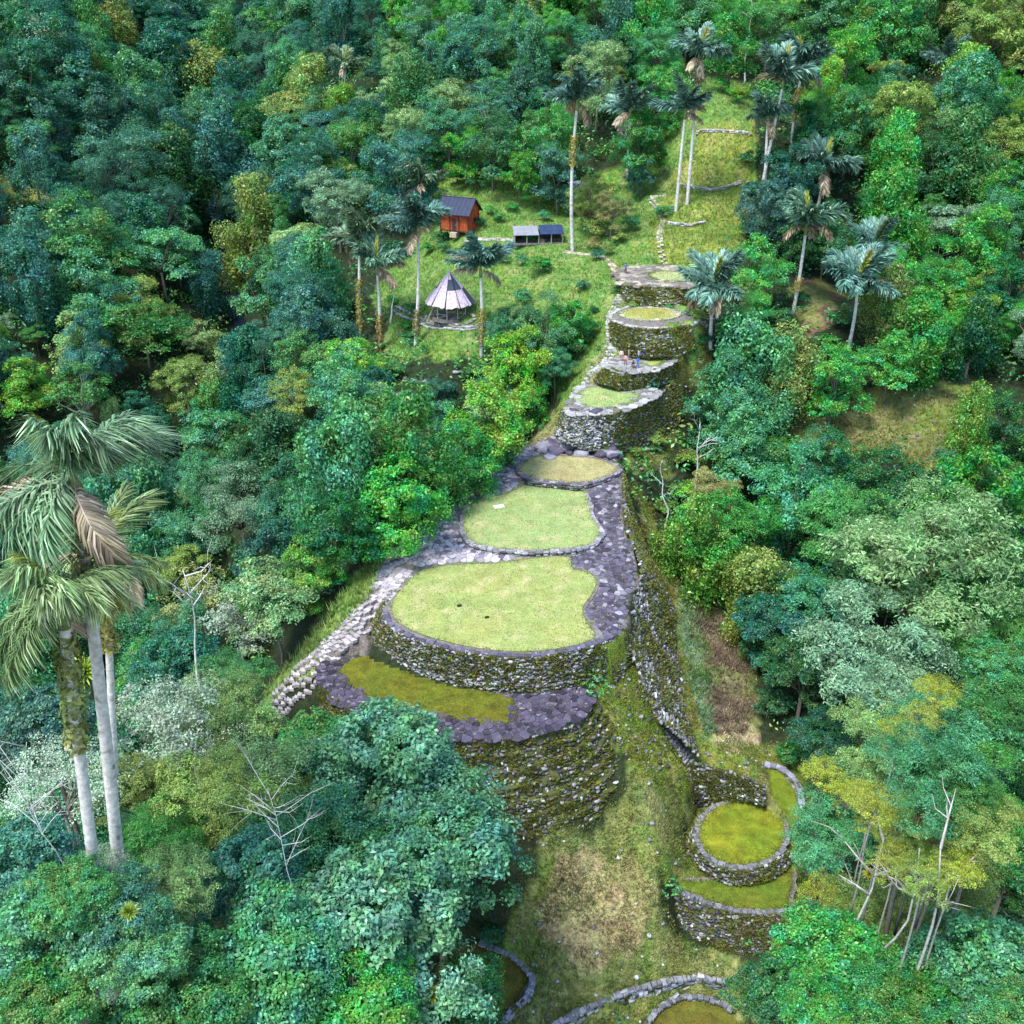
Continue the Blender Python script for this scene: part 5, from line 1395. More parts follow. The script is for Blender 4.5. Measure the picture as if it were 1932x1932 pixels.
# bushes along the open ground
SHR = [(1015,500,45,'fresh'),(985,560,40,'sea'),(1000,450,30,'deep'),(1130,480,30,'teal'),(1100,540,30,'teal'),(1060,600,40,'fresh'),(1000,590,40,'sea'),(950,590,30,'olive'),(1250,400,40,'mid'),(1075,395,35,'grey'),(1060,375,30,'blue'),(905,420,25,'deep'),(830,450,40,'deep'),
 (880,475,40,'deep'),(920,480,30,'mid'),(770,640,40,'deep'),(740,700,50,'mid'),(900,345,50,'mid'),(860,335,40,'deep'),(1090,650,60,'deep'),(1060,680,60,'fresh'),(1110,620,50,'mid'),(1300,870,60,'olive'),(1290,930,60,'bright'),(1240,830,50,'olive'),(1330,820,60,'sea'),
 (1290,990,70,'deep'),(1320,1060,80,'sea'),(1340,1100,50,'bright'),(1400,1140,70,'mid'),(1440,1240,80,'deep'),(1460,1330,80,'deep'),(1290,1060,50,'mid'),(680,1040,50,'bright'),(640,1095,50,'fresh'),(585,1150,55,'bright'),(515,1180,40,'mid'),(455,1245,45,'mid'),(725,1000,45,'deep'),(1500,1420,70,'deep'),
 (1510,560,40,'deep'),(1590,600,50,'mid'),(1560,650,50,'fresh'),(1460,600,60,'mid'),(1420,620,50,'olive'),(1500,770,50,'fresh'),(1440,830,60,'deep'),(1240,745,25,'mid'),(1330,640,40,'deep'),(1300,590,25,'mid'),(1410,300,40,'deep'),(1425,360,45,'teal'),(1410,430,40,'mid'),(1240,300,40,'bright'),(1250,260,40,'bright'),
 (1390,180,40,'bright'),(1360,160,40,'fresh'),(1170,450,35,'olive'),(1135,440,30,'rust'),(1190,420,40,'mid'),(960,860,40,'mid'),(900,700,50,'mid'),(930,730,60,'fresh'),(1040,720,50,'fresh'),(790,780,50,'grey'),(850,790,50,'deep'),(720,770,50,'mid'),(1255,960,40,'olive'),(1195,576,20,'olive'),(1262,580,22,'mid'),(1312,594,24,'olive'),(1182,669,22,'mid'),(1254,672,20,'olive'),(1305,660,26,'mid'),(1215,737,20,'mid'),(1262,722,24,'olive'),(1140,850,22,'mid'),(1200,853,28,'olive'),(1235,846,26,'mid'),(1160,545,20,'mid'),(940,1640,40,'deep'),(970,1690,40,'olive'),(930,1760,60,'deep')]
q = scatter_in(ZONES['slope'][0], 0.05)
q = q[rng.permutation(len(q))[:46]]
for x_, y_ in q:
    u_ = proj((x_, y_, float(gz(x_, y_)) + 0.6))[0]
    if near_ridge(np.array([x_]), np.array([y_]))[0] or (830 < u_[0] < 920 and 350 < u_[1] < 460) or (805 < u_[0] < 900 and 505 < u_[1] < 625) or (960 < u_[0] < 1065 and 430 < u_[1] < 475) or u_[0] > 1140: continue
    SHR.append((u_[0], u_[1], rng.uniform(14, 34), rng.choice(['mid', 'fresh', 'deep', 'olive', 'sea'])))
SHR += [(1125,430,55,'olive'),(1108,410,50,'rust'),(1145,365,60,'olive'),(1170,385,50,'mid'),(1120,460,35,'rust'),(1150,470,30,'olive')]
for px, py, w, hue in SHR:
    tree_at(px, py, w, 'shrub', hue, 0.75, 0.0)

# undergrowth: one mass of leaves over the forest floor
m = 18000
yy = np.sqrt(rng.uniform(36 ** 2, 470 ** 2, m)); xx = rng.uniform(-0.6, 0.6, m) * (yy + 20)
op_ = is_open(xx, yy) | (np.hypot(RAV[:, 0][None] - xx[:, None], RAV[:, 1][None] - yy[:, None]).min(1) < 4)
xx, yy = xx[~op_], yy[~op_]
q = proj(np.c_[xx, yy, gz(xx, yy) + 1.0])
ok = (q[:, 0] > -80) & (q[:, 0] < 2010) & (q[:, 1] > -60) & (q[:, 1] < 2010)
xx, yy = xx[ok], yy[ok]
k = 30
sz = np.where(yy < 110, 0.42, 0.62) * rng.uniform(0.8, 1.3, len(xx))
rad = rng.uniform(1.0, 2.8, len(xx)) * np.where(yy < 110, 0.8, 1.3)
P = np.repeat(np.c_[xx, yy, gz(xx, yy) + rad * 0.5], k, 0)
dirs = sph(len(P), -0.1)
P = P + dirs * np.repeat(rad, k)[:, None] * rng.uniform(0.5, 1.05, (len(P), 1)) * np.array((1, 1, 0.8))
hn = [HUES[h][0] for h in ('deep', 'mid', 'teal', 'fresh', 'sea', 'olive')]
cc = np.array(hn)[rng.choice(6, len(xx), p=(.28, .22, .16, .16, .1, .08))] * rng.uniform(0.7, 1.2, (len(xx), 1))
V, F = leaf_quads(P, dirs * 0.7 + np.array((0, 0, 0.6)) + rng.normal(0, 0.35, P.shape), np.repeat(sz, k), 0.5)
tag(obj('undergrowth', mesh_np('undergrowth', V, F, M['under_leaf'], False, np.repeat(np.repeat(cc, k, 0), 4, 0))), 'tangled undergrowth covering the forest floor', kind='stuff')
print('undergrowth quads', len(F))

# ------------------------------------------------------------------ palms
def frond_mesh(L, droop, n, ll, w, hang, mat, plume=0.5, r=0.035):
    """feather frond along +X, z up"""
    ts = np.linspace(0, 1, 24)
    ang = -droop * ts ** 1.4
    X = np.r_[0, np.cumsum(np.cos(ang[:-1]))] * L / 23
    Z = np.r_[0, np.cumsum(np.sin(ang[:-1]))] * L / 23
    VV, FF = [], []
    b = 0
    for s in (-1, 1):
        t = np.sort(rng.uniform(0.1, 1.0, n))
        p = np.stack([np.interp(t, ts, X), np.zeros(n), np.interp(t, ts, Z)], 1)
        a = np.interp(t, ts, ang)
        tg = np.stack([np.cos(a), np.zeros(n), np.sin(a)], 1)
        nm = np.stack([-np.sin(a), np.zeros(n), np.cos(a)], 1)
        el_ = rng.normal(0.15, plume, n)[:, None]
        d = np.array((0, s, 0)) * np.cos(el_) + nm * np.sin(el_) + tg * (0.35 + 0.7 * t[:, None])
        d /= np.linalg.norm(d, axis=1)[:, None]
        ln = (ll * (0.55 + 0.45 * np.sin(np.pi * np.clip(t * 0.95 + 0.05, 0, 1))) * rng.uniform(0.8, 1.15, n))[:, None]
        mid = p + d * ln * 0.5 + np.array((0, 0, -1)) * ln * hang * 0.18
        tip = p + d * ln * 0.88 + np.array((0, 0, -1)) * ln * hang * 0.62
        sd = np.cross(d, nm); sd /= np.linalg.norm(sd, axis=1)[:, None] + 1e-9
        V = np.stack([p - sd * w * 0.5, p + sd * w * 0.5, mid - sd * w * 0.6, mid + sd * w * 0.6, tip - sd * w * 0.08, tip + sd * w * 0.08], 1).reshape(-1, 3)
        F = np.arange(n)[:, None] * 6 + np.array([[0, 1, 3, 2]]), np.arange(n)[:, None] * 6 + np.array([[2, 3, 5, 4]])
        VV.append(V); FF.append(np.vstack(F) + b); b += len(V)
    m = MB().tube([(X[k], 0, Z[k]) for k in range(0, 24, 3)] + [(X[-1], 0, Z[-1])], [r * (1 - 0.85 * k / 8) for k in range(9)], 4, cap=False)
    VV.append(np.array(m.v)); FF.append(np.array(m.f) + b)
    return mesh_np('frond', np.vstack(VV), np.vstack(FF), mat)
FR = {'far': [frond_mesh(5.2, dr, 105, 1.6, 0.2, hg, M['frond'], 0.65) for dr, hg in ((0.4, 0.35), (0.7, 0.5), (1.1, 0.6), (0.55, 0.4))],
      'far_dead': [frond_mesh(4.6, dr, 80, 1.3, 0.17, 0.9, M['frond'], 0.5) for dr in (0.8, 1.5)],
      'near': [frond_mesh(4.6, dr, 90, 1.3, 0.065, hg, M['frond'], 0.9, 0.06) for dr, hg in ((0.7, 1.3), (1.1, 1.5), (1.6, 1.3), (0.9, 1.6))],
      'near_dead': [frond_mesh(4.6, 1.7, 130, 1.1, 0.08, 1.2, M['frond'], 0.3, 0.05)]}
PALM_GREEN = ((0.10, 0.20, 0.145), (0.12, 0.235, 0.15), (0.085, 0.185, 0.14), (0.13, 0.22, 0.115))
def palm(cx, cy, bx, by, label, nf=9, L=1.0, dead=2, r=0.28, near=False, sleeve=None, D=None, hue=None, spread=(18, 78), group=None):
    if D is None:
        b = hit_fast(bx, by)
        yb = b[1]
    else:
        d = ray(bx, by); p = d * (D / np.linalg.norm(d)); yb = p[1]
        b = np.array((p[0], p[1], 0.0)); b[2] = gz(b[0], b[1])
    d = ray(cx, cy); t = yb / d[1]
    top = d * t + (0, 0, CAMZ)
    if D is not None:   # keep the stem straight behind its visible part
        d2 = ray(bx, by); vis = d2 * (yb / d2[1]) + (0, 0, CAMZ)
        k = (top[2] - b[2]) / max(1.0, top[2] - vis[2])
        b[0] = top[0] + (vis[0] - top[0]) * min(k, 2.2)
        b[2] = gz(b[0], b[1])
    base = np.array((b[0], b[1], float(gz(b[0], b[1])) - 0.2))
    root = tag(empty('palm_tree', base), label, 'palm')
    T = top - base
    H = T[2]
    m = MB()
    n = max(10, int(H / 0.45))
    pts, rad = [], []
    bow = rng.normal(0, 0.012) * H
    for i in range(n + 1):
        f = i / n
        pts.append((T[0] * f + bow * math.sin(math.pi * f), T[1] * f, H * f))
        rad.append(r * (1.15 - 0.4 * f) * (1 + 0.05 * (i % 2)))
    m.tube(pts, rad, 8)
    obj('trunk', m.mesh('trunk', M['palm_bark'], True), root, color=(0.52, 0.49, 0.44))
    sh = MB().tube([(T[0], T[1], H - 0.3), (T[0], T[1], H + 0.4), (T[0], T[1], H + 1.0), (T[0], T[1], H + 1.7)], [r * 0.85, r * 1.05, r * 0.8, r * 0.3], 8)
    obj('crownshaft', sh.mesh('crownshaft', M['palm_bark'], True), root, color=(0.16, 0.2, 0.08))
    pool, dpool = FR['near' if near else 'far'], FR['near_dead' if near else 'far_dead']
    a0 = rng.uniform(0, 6.28)
    c0 = np.array(hue or PALM_GREEN[rng.integers(4)])
    if not near: nf += 3; L *= 1.08
    for i in range(nf):
        a = a0 + 2.39996 * i
        e = R(spread[0] + (spread[1] - spread[0]) * ((i * 0.618) % 1)) + rng.normal(0, 0.06)
        s = L * rng.uniform(0.85, 1.12)
        obj('frond', pool[rng.integers(4)], root, loc=(T[0], T[1], H + 1.3), rot=(rng.normal(0, 0.25), -e, a), scale=s, color=np.clip(c0 * rng.uniform(0.8, 1.25), 0, 1))
    for i in range(dead):
        a = rng.uniform(0, 6.28)
        obj('dead_frond', dpool[rng.integers(len(dpool))], root, loc=(T[0], T[1], H + 0.9), rot=(rng.normal(0, 0.3), -R(rng.uniform(-30, 45)), a), scale=L * rng.uniform(0.75, 1.0), color=np.clip(np.array((0.36, 0.28, 0.17)) * rng.uniform(0.7, 1.2), 0, 1))
    # young spear leaf
    obj('spear_leaf', pool[0], root, loc=(T[0], T[1], H + 1.4), rot=(0, -R(84), a0), scale=(L * 0.75, L * 0.3, L * 0.75), color=(0.24, 0.28, 0.03))
    if sleeve:
        f0, f1, cc = sleeve
        k = int((f1 - f0) * H * 110)
        f = rng.uniform(f0, f1, k); a = rng.uniform(0, 6.28, k)
        q = np.array(pts); ix = f * n
        P = np.stack([np.interp(ix, np.arange(n + 1), q[:, j]) for j in range(3)], 1)
        dd = np.stack([np.cos(a), np.sin(a), rng.normal(0.1, 0.4, k)], 1)
        V, F = leaf_quads(P + dd * rng.uniform(0.2, 0.75, (k, 1)) * np.array((1, 1, 0.4)), dd + np.array((0, 0, 0.4)), np.full(k, 0.42), 0.42)
        tag(obj('climbing_plants', mesh_np('climbing_plants', V, F, M['leaf_fine']), root, color=cc), kind='stuff')
    return root
YV = (0.30, 0.25, 0.03)
palm(1088,205,1080,478,'tall palm right of the sheds with a yellow plant covered upper stem', 9, 1.05, 3, sleeve=(0.62, 0.82, YV))
palm(1188,222,1183,338,'palm standing between the tall sheds palm and the twin trunks', 8, 1.05, 3)
palm(1292,222,1275,402,'shorter left one of the twin trunked palms on the yellow hillside', 8, 1.0, 2)
palm(1318,118,1296,390,'tallest palm on the yellow hillside, its crown above all its neighbours', 9, 0.95, 2, sleeve=(0.86, 0.94, (0.3, 0.2, 0.06)))
palm(1476,165,1437,358,'broad dark blue green palm at the right edge of the yellow hillside', 9, 1.3, 1)
palm(1448,235,1443,352,'small drooping palm just left of the broad dark one', 7, 0.85, 1)
palm(1512,140,1491,300,'palm with brown skirt right of the broad dark one', 8, 1.2, 2, sleeve=(0.45, 0.85, (0.3, 0.24, 0.05)))
palm(1553,330,1540,400,'squat palm with hanging brown fronds right of the yellow hillside', 9, 1.15, 3)
palm(1477,418,1464,475,'small pale palm with two thin bare stems beside it', 6, 0.75, 1)
palm(1520,440,1496,592,'leaning palm with a long white stem above the brown patch', 9, 1.1, 3, sleeve=(0.3, 0.45, (0.42, 0.33, 0.1)))
palm(1346,560,1339,668,'palm in front of the right end of the disc shaped lawn', 9, 1.1, 2)
palm(1648,480,1640,560,'palm with one orange dead frond on the right slope', 8, 1.1, 2)
palm(1618,548,1600,660,'dense palm below the one with the orange dead frond', 10, 1.15, 3)
palm(652,132,650,215,'lone palm rising from the dark forest at the upper left', 7, 1.0, 2)
palm(795,360,790,440,'palm with greyish fronds directly left of the red house', 9, 1.05, 3)
palm(789,445,784,655,'palm left of the conical hut with pale bare stem', 9, 1.0, 3, sleeve=(0.1, 0.35, (0.2, 0.17, 0.05)))
palm(678,470,680,650,'leftmost of the palms beside the hut, brown fronds spread wide', 9, 1.15, 4, sleeve=(0.05, 0.7, (0.24, 0.22, 0.04)))
palm(712,515,716,668,'palm between the leftmost hut palm and the pale bare stem', 8, 1.05, 2, sleeve=(0.0, 0.5, (0.26, 0.2, 0.05)))
palm(907,520,908,680,'palm right of the conical hut with plant covered stem', 9, 1.0, 3, sleeve=(0.15, 0.62, (0.24, 0.21, 0.03)))
palm(1782,128,1774,215,'palm with dark crown in the forest at the upper right', 8, 1.0, 2)
palm(200,1085,206,1420,'third of the big near palms, half hidden behind the other two', 9, 0.95, 4, 0.30, True, (0.85, 0.99, (0.3, 0.26, 0.04)), 76, (0.14, 0.20, 0.06), (-5, 70))
palm(146,940,212,1580,'tallest of the big near palms at the left with arching fronds', 19, 1.12, 2, 0.40, True, (0.86, 0.98, (0.22, 0.2, 0.06)), 68, (0.14, 0.245, 0.115), (-20, 86))
palm(120,1175,158,1560,'lower of the big near palms at the left, crown over white stems', 19, 0.98, 3, 0.38, True, (0.8, 0.98, (0.2, 0.22, 0.05)), 64, (0.165, 0.25, 0.09), (-25, 82))

# dead and bare trees
def bare_tree(cx, cy, bx, by, label, r=0.16, nb=5, D=None, col=(0.55, 0.53, 0.49), spread=0.25):
    if D is None:
        b = hit_fast(bx, by); yb = b[1]
    else:
        d = ray(bx, by); p = d * (D / np.linalg.norm(d)); yb = p[1]; b = np.array((p[0], p[1], gz(p[0], p[1])))
    d = ray(cx, cy); top = d * (yb / d[1]) + (0, 0, CAMZ)
    if D is not None:
        d2 = ray(bx, by); vis = d2 * (yb / d2[1]) + (0, 0, CAMZ)
        b[0] = top[0] + (vis[0] - top[0]) * min(2.0, (top[2] - b[2]) / max(1.0, top[2] - vis[2]))
    b = np.array((b[0], b[1], float(gz(b[0], b[1])) - 0.2))
    root = tag(empty('bare_tree', b), label, 'tree')
    T = top - b
    _b = rng.normal(0, 0.018, 3) * (1, 1, 0); _c = rng.normal(0, 0.01, 3) * (1, 1, 0); P = [T * f + (_b * math.sin(math.pi * f * 2) + _c * math.sin(math.pi * f * 5) + rng.normal(0, 0.0015, 3)) * np.linalg.norm(T) * (0 < f < 1) for f in np.linspace(0, 1, 19)]
    obj('trunk', MB().tube(P, [r * (1.1 - 0.95 * k / 18) for k in range(19)], 7).mesh('trunk', M['palm_bark'], True), root, color=col)
    for k in range(nb):
        f = 1 - min(0.5, 6.0 / T[2]) * rng.uniform(0.03, 1); a = np.array([np.interp(f, np.linspace(0, 1, 19), np.array(P)[:, j]) for j in range(3)]); ang = rng.uniform(0, 6.28); ln = min(T[2] * spread, 3.2) * rng.uniform(0.5, 1.1)
        e = a + np.array((math.cos(ang), math.sin(ang) * 0.7, rng.uniform(0.4, 1.1))) * ln
        m = MB().tube([a, a + (e - a) * 0.5 + rng.normal(0, 0.06, 3) * ln, e], [r * 0.4, r * 0.26, r * 0.05], 5)
        for _ in range(3):
            c = a + (e - a) * rng.uniform(0.35, 0.9); g = c + (e - a) * 0.35 + rng.normal(0, 0.22, 3) * ln
            m.tube([c, (c + g) / 2 + rng.normal(0, 0.05, 3) * ln, g], [r * 0.17, r * 0.1, r * 0.02], 4)
        obj('branch', m.mesh('branch', M['palm_bark'], True), root, color=col)
    return root
bare_tree(1418,0,1404,160,'thin white bare stem at the top right of the yellow hillside', 0.22, 2)
bare_tree(345,1075,366,1300,'slender white dead tree left of the stairs', 0.2, 6, 95)
bare_tree(1250,868,1256,1005,'thin white bare stem right of the third terrace', 0.14, 2)
bare_tree(1320,800,1310,960,'pale bare stems with few twigs right of the boulders', 0.18, 6)
bare_tree(742,545,738,612,'short white bare stem left of the conical hut', 0.2, 0)
bare_tree(505,1490,580,1600,'leafless pale tree over the dark leafy crowns at the left', 0.075, 16, 66, spread=0.3)
bare_tree(50,1400,140,1540,'leafless pale tree left of the white palm stems', 0.075, 16, 64, spread=0.3)
bare_tree(1180,230,1200,330,'grey dead tree behind the palms above the sheds', 0.2, 6)
bare_tree(1290,150,1300,230,'pale forked stem in the forest left of the tallest hillside palm', 0.18, 3)
bare_tree(1360,1020,1345,1100,'pale twisted stem right of the ridge', 0.16, 4)
# big trees with white limbs at the lower right
for cx, cy, bx, by, D, lb in ((1775,1590,1725,1780,70,'thick white leaning trunk at the lower right, the longest one'), (1735,1600,1690,1720,72,'white trunk between the two other white trunks at the lower right'), (1668,1580,1655,1690,74,'shorter white bent trunk left of the other white trunks')):
    bare_tree(cx, cy, bx, by, lb, 0.25, 4, D, (0.40, 0.37, 0.33), 0.12)

# bromeliads
def rosette(n, L, w, up=0.6):
    VV, FF = [], []
    for i in range(n):
        a = 2.39996 * i; e = R(20 + 60 * (i / n)); ln = L * rng.uniform(0.75, 1.1)
        d = np.array((math.cos(a) * math.cos(e), math.sin(a) * math.cos(e), math.sin(e))); s = np.array((-math.sin(a), math.cos(a), 0)) * w
        p0, p1, p2 = d * 0.05, d * ln * 0.55, d * ln * 0.9 + np.array((0, 0, -ln * 0.3 * math.cos(e)))
        b = len(VV) * 6
        VV.append(np.array([p0 - s, p0 + s, p1 - s * 0.9, p1 + s * 0.9, p2 - s * 0.1, p2 + s * 0.1])); FF += [[b, b + 1, b + 3, b + 2], [b + 2, b + 3, b + 5, b + 4]]
    return mesh_np('leaves', np.vstack(VV), np.array(FF), M['frond'])
ROS = [rosette(70, 1.0, 0.05), rosette(60, 1.0, 0.055)]
for px, py, w, D, c, lb in ((163,1268,120,62.5,(0.20,0.30,0.02),'largest bright bromeliad, on the stem of the lower near palm'),(245,1722,70,53,(0.16,0.24,0.02),'bromeliad at the foot of the white palm stems'),
   
   (815,1880,80,64,(0.40,0.38,0.02),'bright yellow bromeliad in the dark crown beside the bottom lawn'),
   (860,1865,60,64,(0.34,0.33,0.02),'smaller yellow bromeliad nearest the bottom lawn'),(1770,1510,60,72,(0.36,0.38,0.03),'bromeliad on the upper end of the longest white trunk'),(1640,1650,50,72,(0.4,0.38,0.03),'yellow bromeliad below the short white trunk'),
   (220,1150,70,55,(0.34,0.26,0.02),'orange yellow bromeliad below the fronds of the third near palm')):
    p = ray(px, py) * D + (0, 0, CAMZ)
    root = tag(empty('bromeliad', p), lb, 'plant')
    obj('leaves', ROS[rng.integers(2)], root, scale=0.8 * w * D / (2 * FOC), rot=(rng.normal(0.3, 0.2), rng.normal(0, 0.2), 0), color=c)
# banana-like big leaved plants and tree ferns
def big_leaf(px, py, n, L, col, label, name, cat, h=2.5, w=0.28, lift=2.0):
    p = hit_fast(px, py, lift)
    g = float(gz(p[0], p[1])) - 0.1
    root = tag(empty(name, (p[0], p[1], g)), label, cat)
    H = p[2] - g
    obj('stem', MB().tube([(0, 0, 0), (0.1, 0, H * 0.5), (0, 0, H)], [0.2, 0.16, 0.12], 7).mesh('stem', M['bark'], True), root, color=(0.2, 0.2, 0.1))
    for i in range(n):
        a = 2.39996 * i + rng.normal(0, 0.2); e = R(rng.uniform(8, 62))
        m = []
        f = []
        K = 7
        ln = L * rng.uniform(0.8, 1.15)
        for k in range(K + 1):
            t = k / K
            r_ = ln * t; z = math.sin(e) * r_ - 0.28 * ln * t ** 2.2; x = math.cos(e) * r_
            ww = w * L * math.sin(math.pi * min(1, t * 0.92 + 0.08)) ** 0.7
            m += [(x, -ww, z - ww * 0.35), (x, 0, z), (x, ww, z - ww * 0.35)]
            if k < K:
                b = 3 * k
                f += [(b, b + 1, b + 4, b + 3), (b + 1, b + 2, b + 5, b + 4)]
        me = mesh_np('leaf_blade', np.array(m), np.array(f), M['frond'])
        obj('leaf_blade', me, root, loc=(0, 0, H), rot=(0, 0, a), color=np.clip(np.array(col) * rng.uniform(0.8, 1.25), 0, 1))
for i, (px, py) in enumerate(((955,115),(985,95),(1010,120),(1035,150),(975,150),(1000,165),(950,185),(1045,110),(1020,75))):
    big_leaf(px, py, 9, 3.0, (0.05, 0.15, 0.10), ('leftmost', 'upper left', 'middle', 'lower right', 'left inner', 'lower middle', 'lowest', 'rightmost', 'uppermost')[i] + ' banana plant in the dark hollow at the top centre', 'banana_plant', 'plant', lift=4)
big_leaf(1868,655,13, 3.6, (0.14, 0.30, 0.05), 'bright green tree fern like a star on the right slope', 'tree_fern', 'plant', w=0.13, lift=3)
big_leaf(430,1190,8, 1.8, (0.13, 0.30, 0.03), 'bright broad leaved plant left of the stairs', 'broad_leaved_plant', 'plant', lift=3)
big_leaf(300,1240,9, 2.2, (0.08, 0.2, 0.08), 'fern like plant behind the near palm stems', 'tree_fern', 'plant', w=0.14, lift=4)

# ------------------------------------------------------------------ buildings
def place(name, px, py, rz, label, cat, dz=0.0):
    b = hit_fast(px, py)
    return tag(empty(name, (b[0], b[1], float(gz(b[0], b[1])) + dz), rz), label, cat)
h = place('timber_house', 868, 442, R(-24), 'red timber house with dark blue pitched roof on the green slope', 'house', 0.0)
W, Dp, Hw, F0 = 5.8, 4.6, 3.5, 0.9
obj('floor', MB().box((0, 0, F0 - 0.1), (W, Dp, 0.2)).mesh('floor', M['dark_timber']), h)
for sx in (-1, -0.33, 0.33, 1):
    for sy in (-1, 1):
        obj('post', MB().box((sx * (W / 2 - 0.02), sy * (Dp / 2), (F0 + Hw) / 2 - 0.4), (0.2, 0.2, F0 + Hw + 0.8)).mesh('post', M['dark_timber']), h)
bay = W / 3
for k in range(3):
    for sy in (-1, 1):
        x0 = -W / 2 + bay * k + 0.1
        for q in range(4):
            pw = (bay - 0.2) / 4
            if sy < 0 and k == 1 and q in (1, 2): continue
            obj('plank', MB().box((x0 + pw * (q + 0.5), sy * (Dp / 2 - 0.03 + 0.02 * (q % 2)), F0 + Hw / 2), (pw - 0.03, 0.06, Hw - 0.05)).mesh('plank', M['red_plank']), h)
dr = obj('door', MB().box((0, -Dp / 2 + 0.02, F0 + 1.1), (0.95, 0.08, 2.2)).mesh('door', M['dark_timber']), h)
obj('handle', MB().box((0.36, -Dp / 2 - 0.06, F0 + 1.05), (0.08, 0.1, 0.08)).mesh('handle', M['grey_sheet']), dr)
obj('lintel_panel', MB().box((0, -Dp / 2 + 0.02, F0 + 2.6), (0.95, 0.06, 0.75)).mesh('lintel_panel', M['red_plank']), h)
for sx in (-1, 1):
    for q in range(8):
        pw = (Dp - 0.2) / 8
        obj('plank', MB().box((sx * (W / 2 - 0.03 + 0.02 * (q % 2)), -Dp / 2 + 0.1 + pw * (q + 0.5), F0 + Hw / 2), (0.06, pw - 0.03, Hw - 0.05)).mesh('plank', M['red_plank']), h)
    m = MB(); y0 = Dp / 2
    m.add([(sx * (W / 2 - 0.05), -y0, F0 + Hw), (sx * (W / 2 - 0.05), y0, F0 + Hw), (sx * (W / 2 - 0.05), 0, F0 + Hw + 2.0), (sx * (W / 2 + 0.02), -y0, F0 + Hw), (sx * (W / 2 + 0.02), y0, F0 + Hw), (sx * (W / 2 + 0.02), 0, F0 + Hw + 2.0)], [(0, 1, 2), (3, 5, 4), (0, 3, 4, 1), (1, 4, 5, 2), (2, 5, 3, 0)])
    obj('gable', m.mesh('gable', M['red_plank']), h)
win = obj('window', MB().box((W / 2 + 0.04, 0.5, F0 + 1.7), (0.08, 0.9, 0.8)).mesh('window', M['interior']), h)
obj('frame', MB().box((W / 2 + 0.08, 0.5, F0 + 2.15), (0.08, 1.1, 0.1)).box((W / 2 + 0.08, 0.5, F0 + 1.25), (0.08, 1.1, 0.1)).box((W / 2 + 0.08, 0.5, F0 + 1.7), (0.06, 0.07, 0.8)).mesh('frame', M['dark_timber']), win)
for sy in (-1, 1):
    a, b_ = Vector((0, sy * (Dp / 2 + 0.7), F0 + Hw - 0.55)), Vector((0, -sy * 0.05, F0 + Hw + 2.12))
    rf_ = MB()
    rf_.add([(-W / 2 - 0.6, a.y, a.z), (W / 2 + 0.6, a.y, a.z), (W / 2 + 0.6, b_.y, b_.z), (-W / 2 - 0.6, b_.y, b_.z), (-W / 2 - 0.6, a.y, a.z + 0.1), (W / 2 + 0.6, a.y, a.z + 0.1), (W / 2 + 0.6, b_.y, b_.z + 0.1), (-W / 2 - 0.6, b_.y, b_.z + 0.1)],
            [(0, 1, 2, 3), (4, 7, 6, 5), (0, 4, 5, 1), (1, 5, 6, 2), (2, 6, 7, 3), (3, 7, 4, 0)])
    ro = obj('roof_slope', rf_.mesh('roof_slope', M['blue_roof']), h)
    bt = MB()
    for k in range(9):
        f = k / 8; x = -W / 2 - 0.55 + (W + 1.1) * f
        bt.tube([(x, a.y, a.z + 0.12), (x, b_.y, b_.z + 0.12)], 0.03, 4)
    tag(obj('roof_ribs', bt.mesh('roof_ribs', M['blue_roof']), ro), kind='stuff')
obj('ridge_cap', MB().tube([(-W / 2 - 0.62, 0, F0 + Hw + 2.2), (W / 2 + 0.62, 0, F0 + Hw + 2.2)], 0.1, 6).mesh('ridge_cap', M['blue_roof']), h)
obj('porch_step', MB().box((0, -Dp / 2 - 0.4, F0 / 2 - 0.25), (1.3, 0.7, F0)).mesh('porch_step', M['plank_pale']), h)

hut = place('conical_hut', 850, 600, R(10), 'open round hut with a conical lilac grey thatched roof', 'hut', 0.05)
NP, RR_, HE, HA = 10, 4.0, 2.5, 7.5
obj('floor', MB().prism([(3.2 * math.cos(t), 3.2 * math.sin(t), 0.25) for t in np.linspace(0, 2 * math.pi, 20, endpoint=False)], 0.5).mesh('floor', M['pave_earth']), hut)
for k in range(NP):
    t = 2 * math.pi * k / NP
    obj('pole', MB().tube([(2.85 * math.cos(t), 2.85 * math.sin(t), -0.2), (2.85 * math.cos(t), 2.85 * math.sin(t), 3.4)], 0.1, 6).mesh('pole', M['pole_wood']), hut)
    t2 = 2 * math.pi * (k + 1) / NP
    if k % 5 != 2:
        obj('railing', MB().tube([(2.85 * math.cos(t), 2.85 * math.sin(t), 1.05), (2.85 * math.cos(t2), 2.85 * math.sin(t2), 1.05)], 0.06, 5).tube([(2.85 * math.cos(t), 2.85 * math.sin(t), 0.3), (2.85 * math.cos(t2), 2.85 * math.sin(t2), 1.0)], 0.05, 5).mesh('railing', M['pole_wood']), hut)
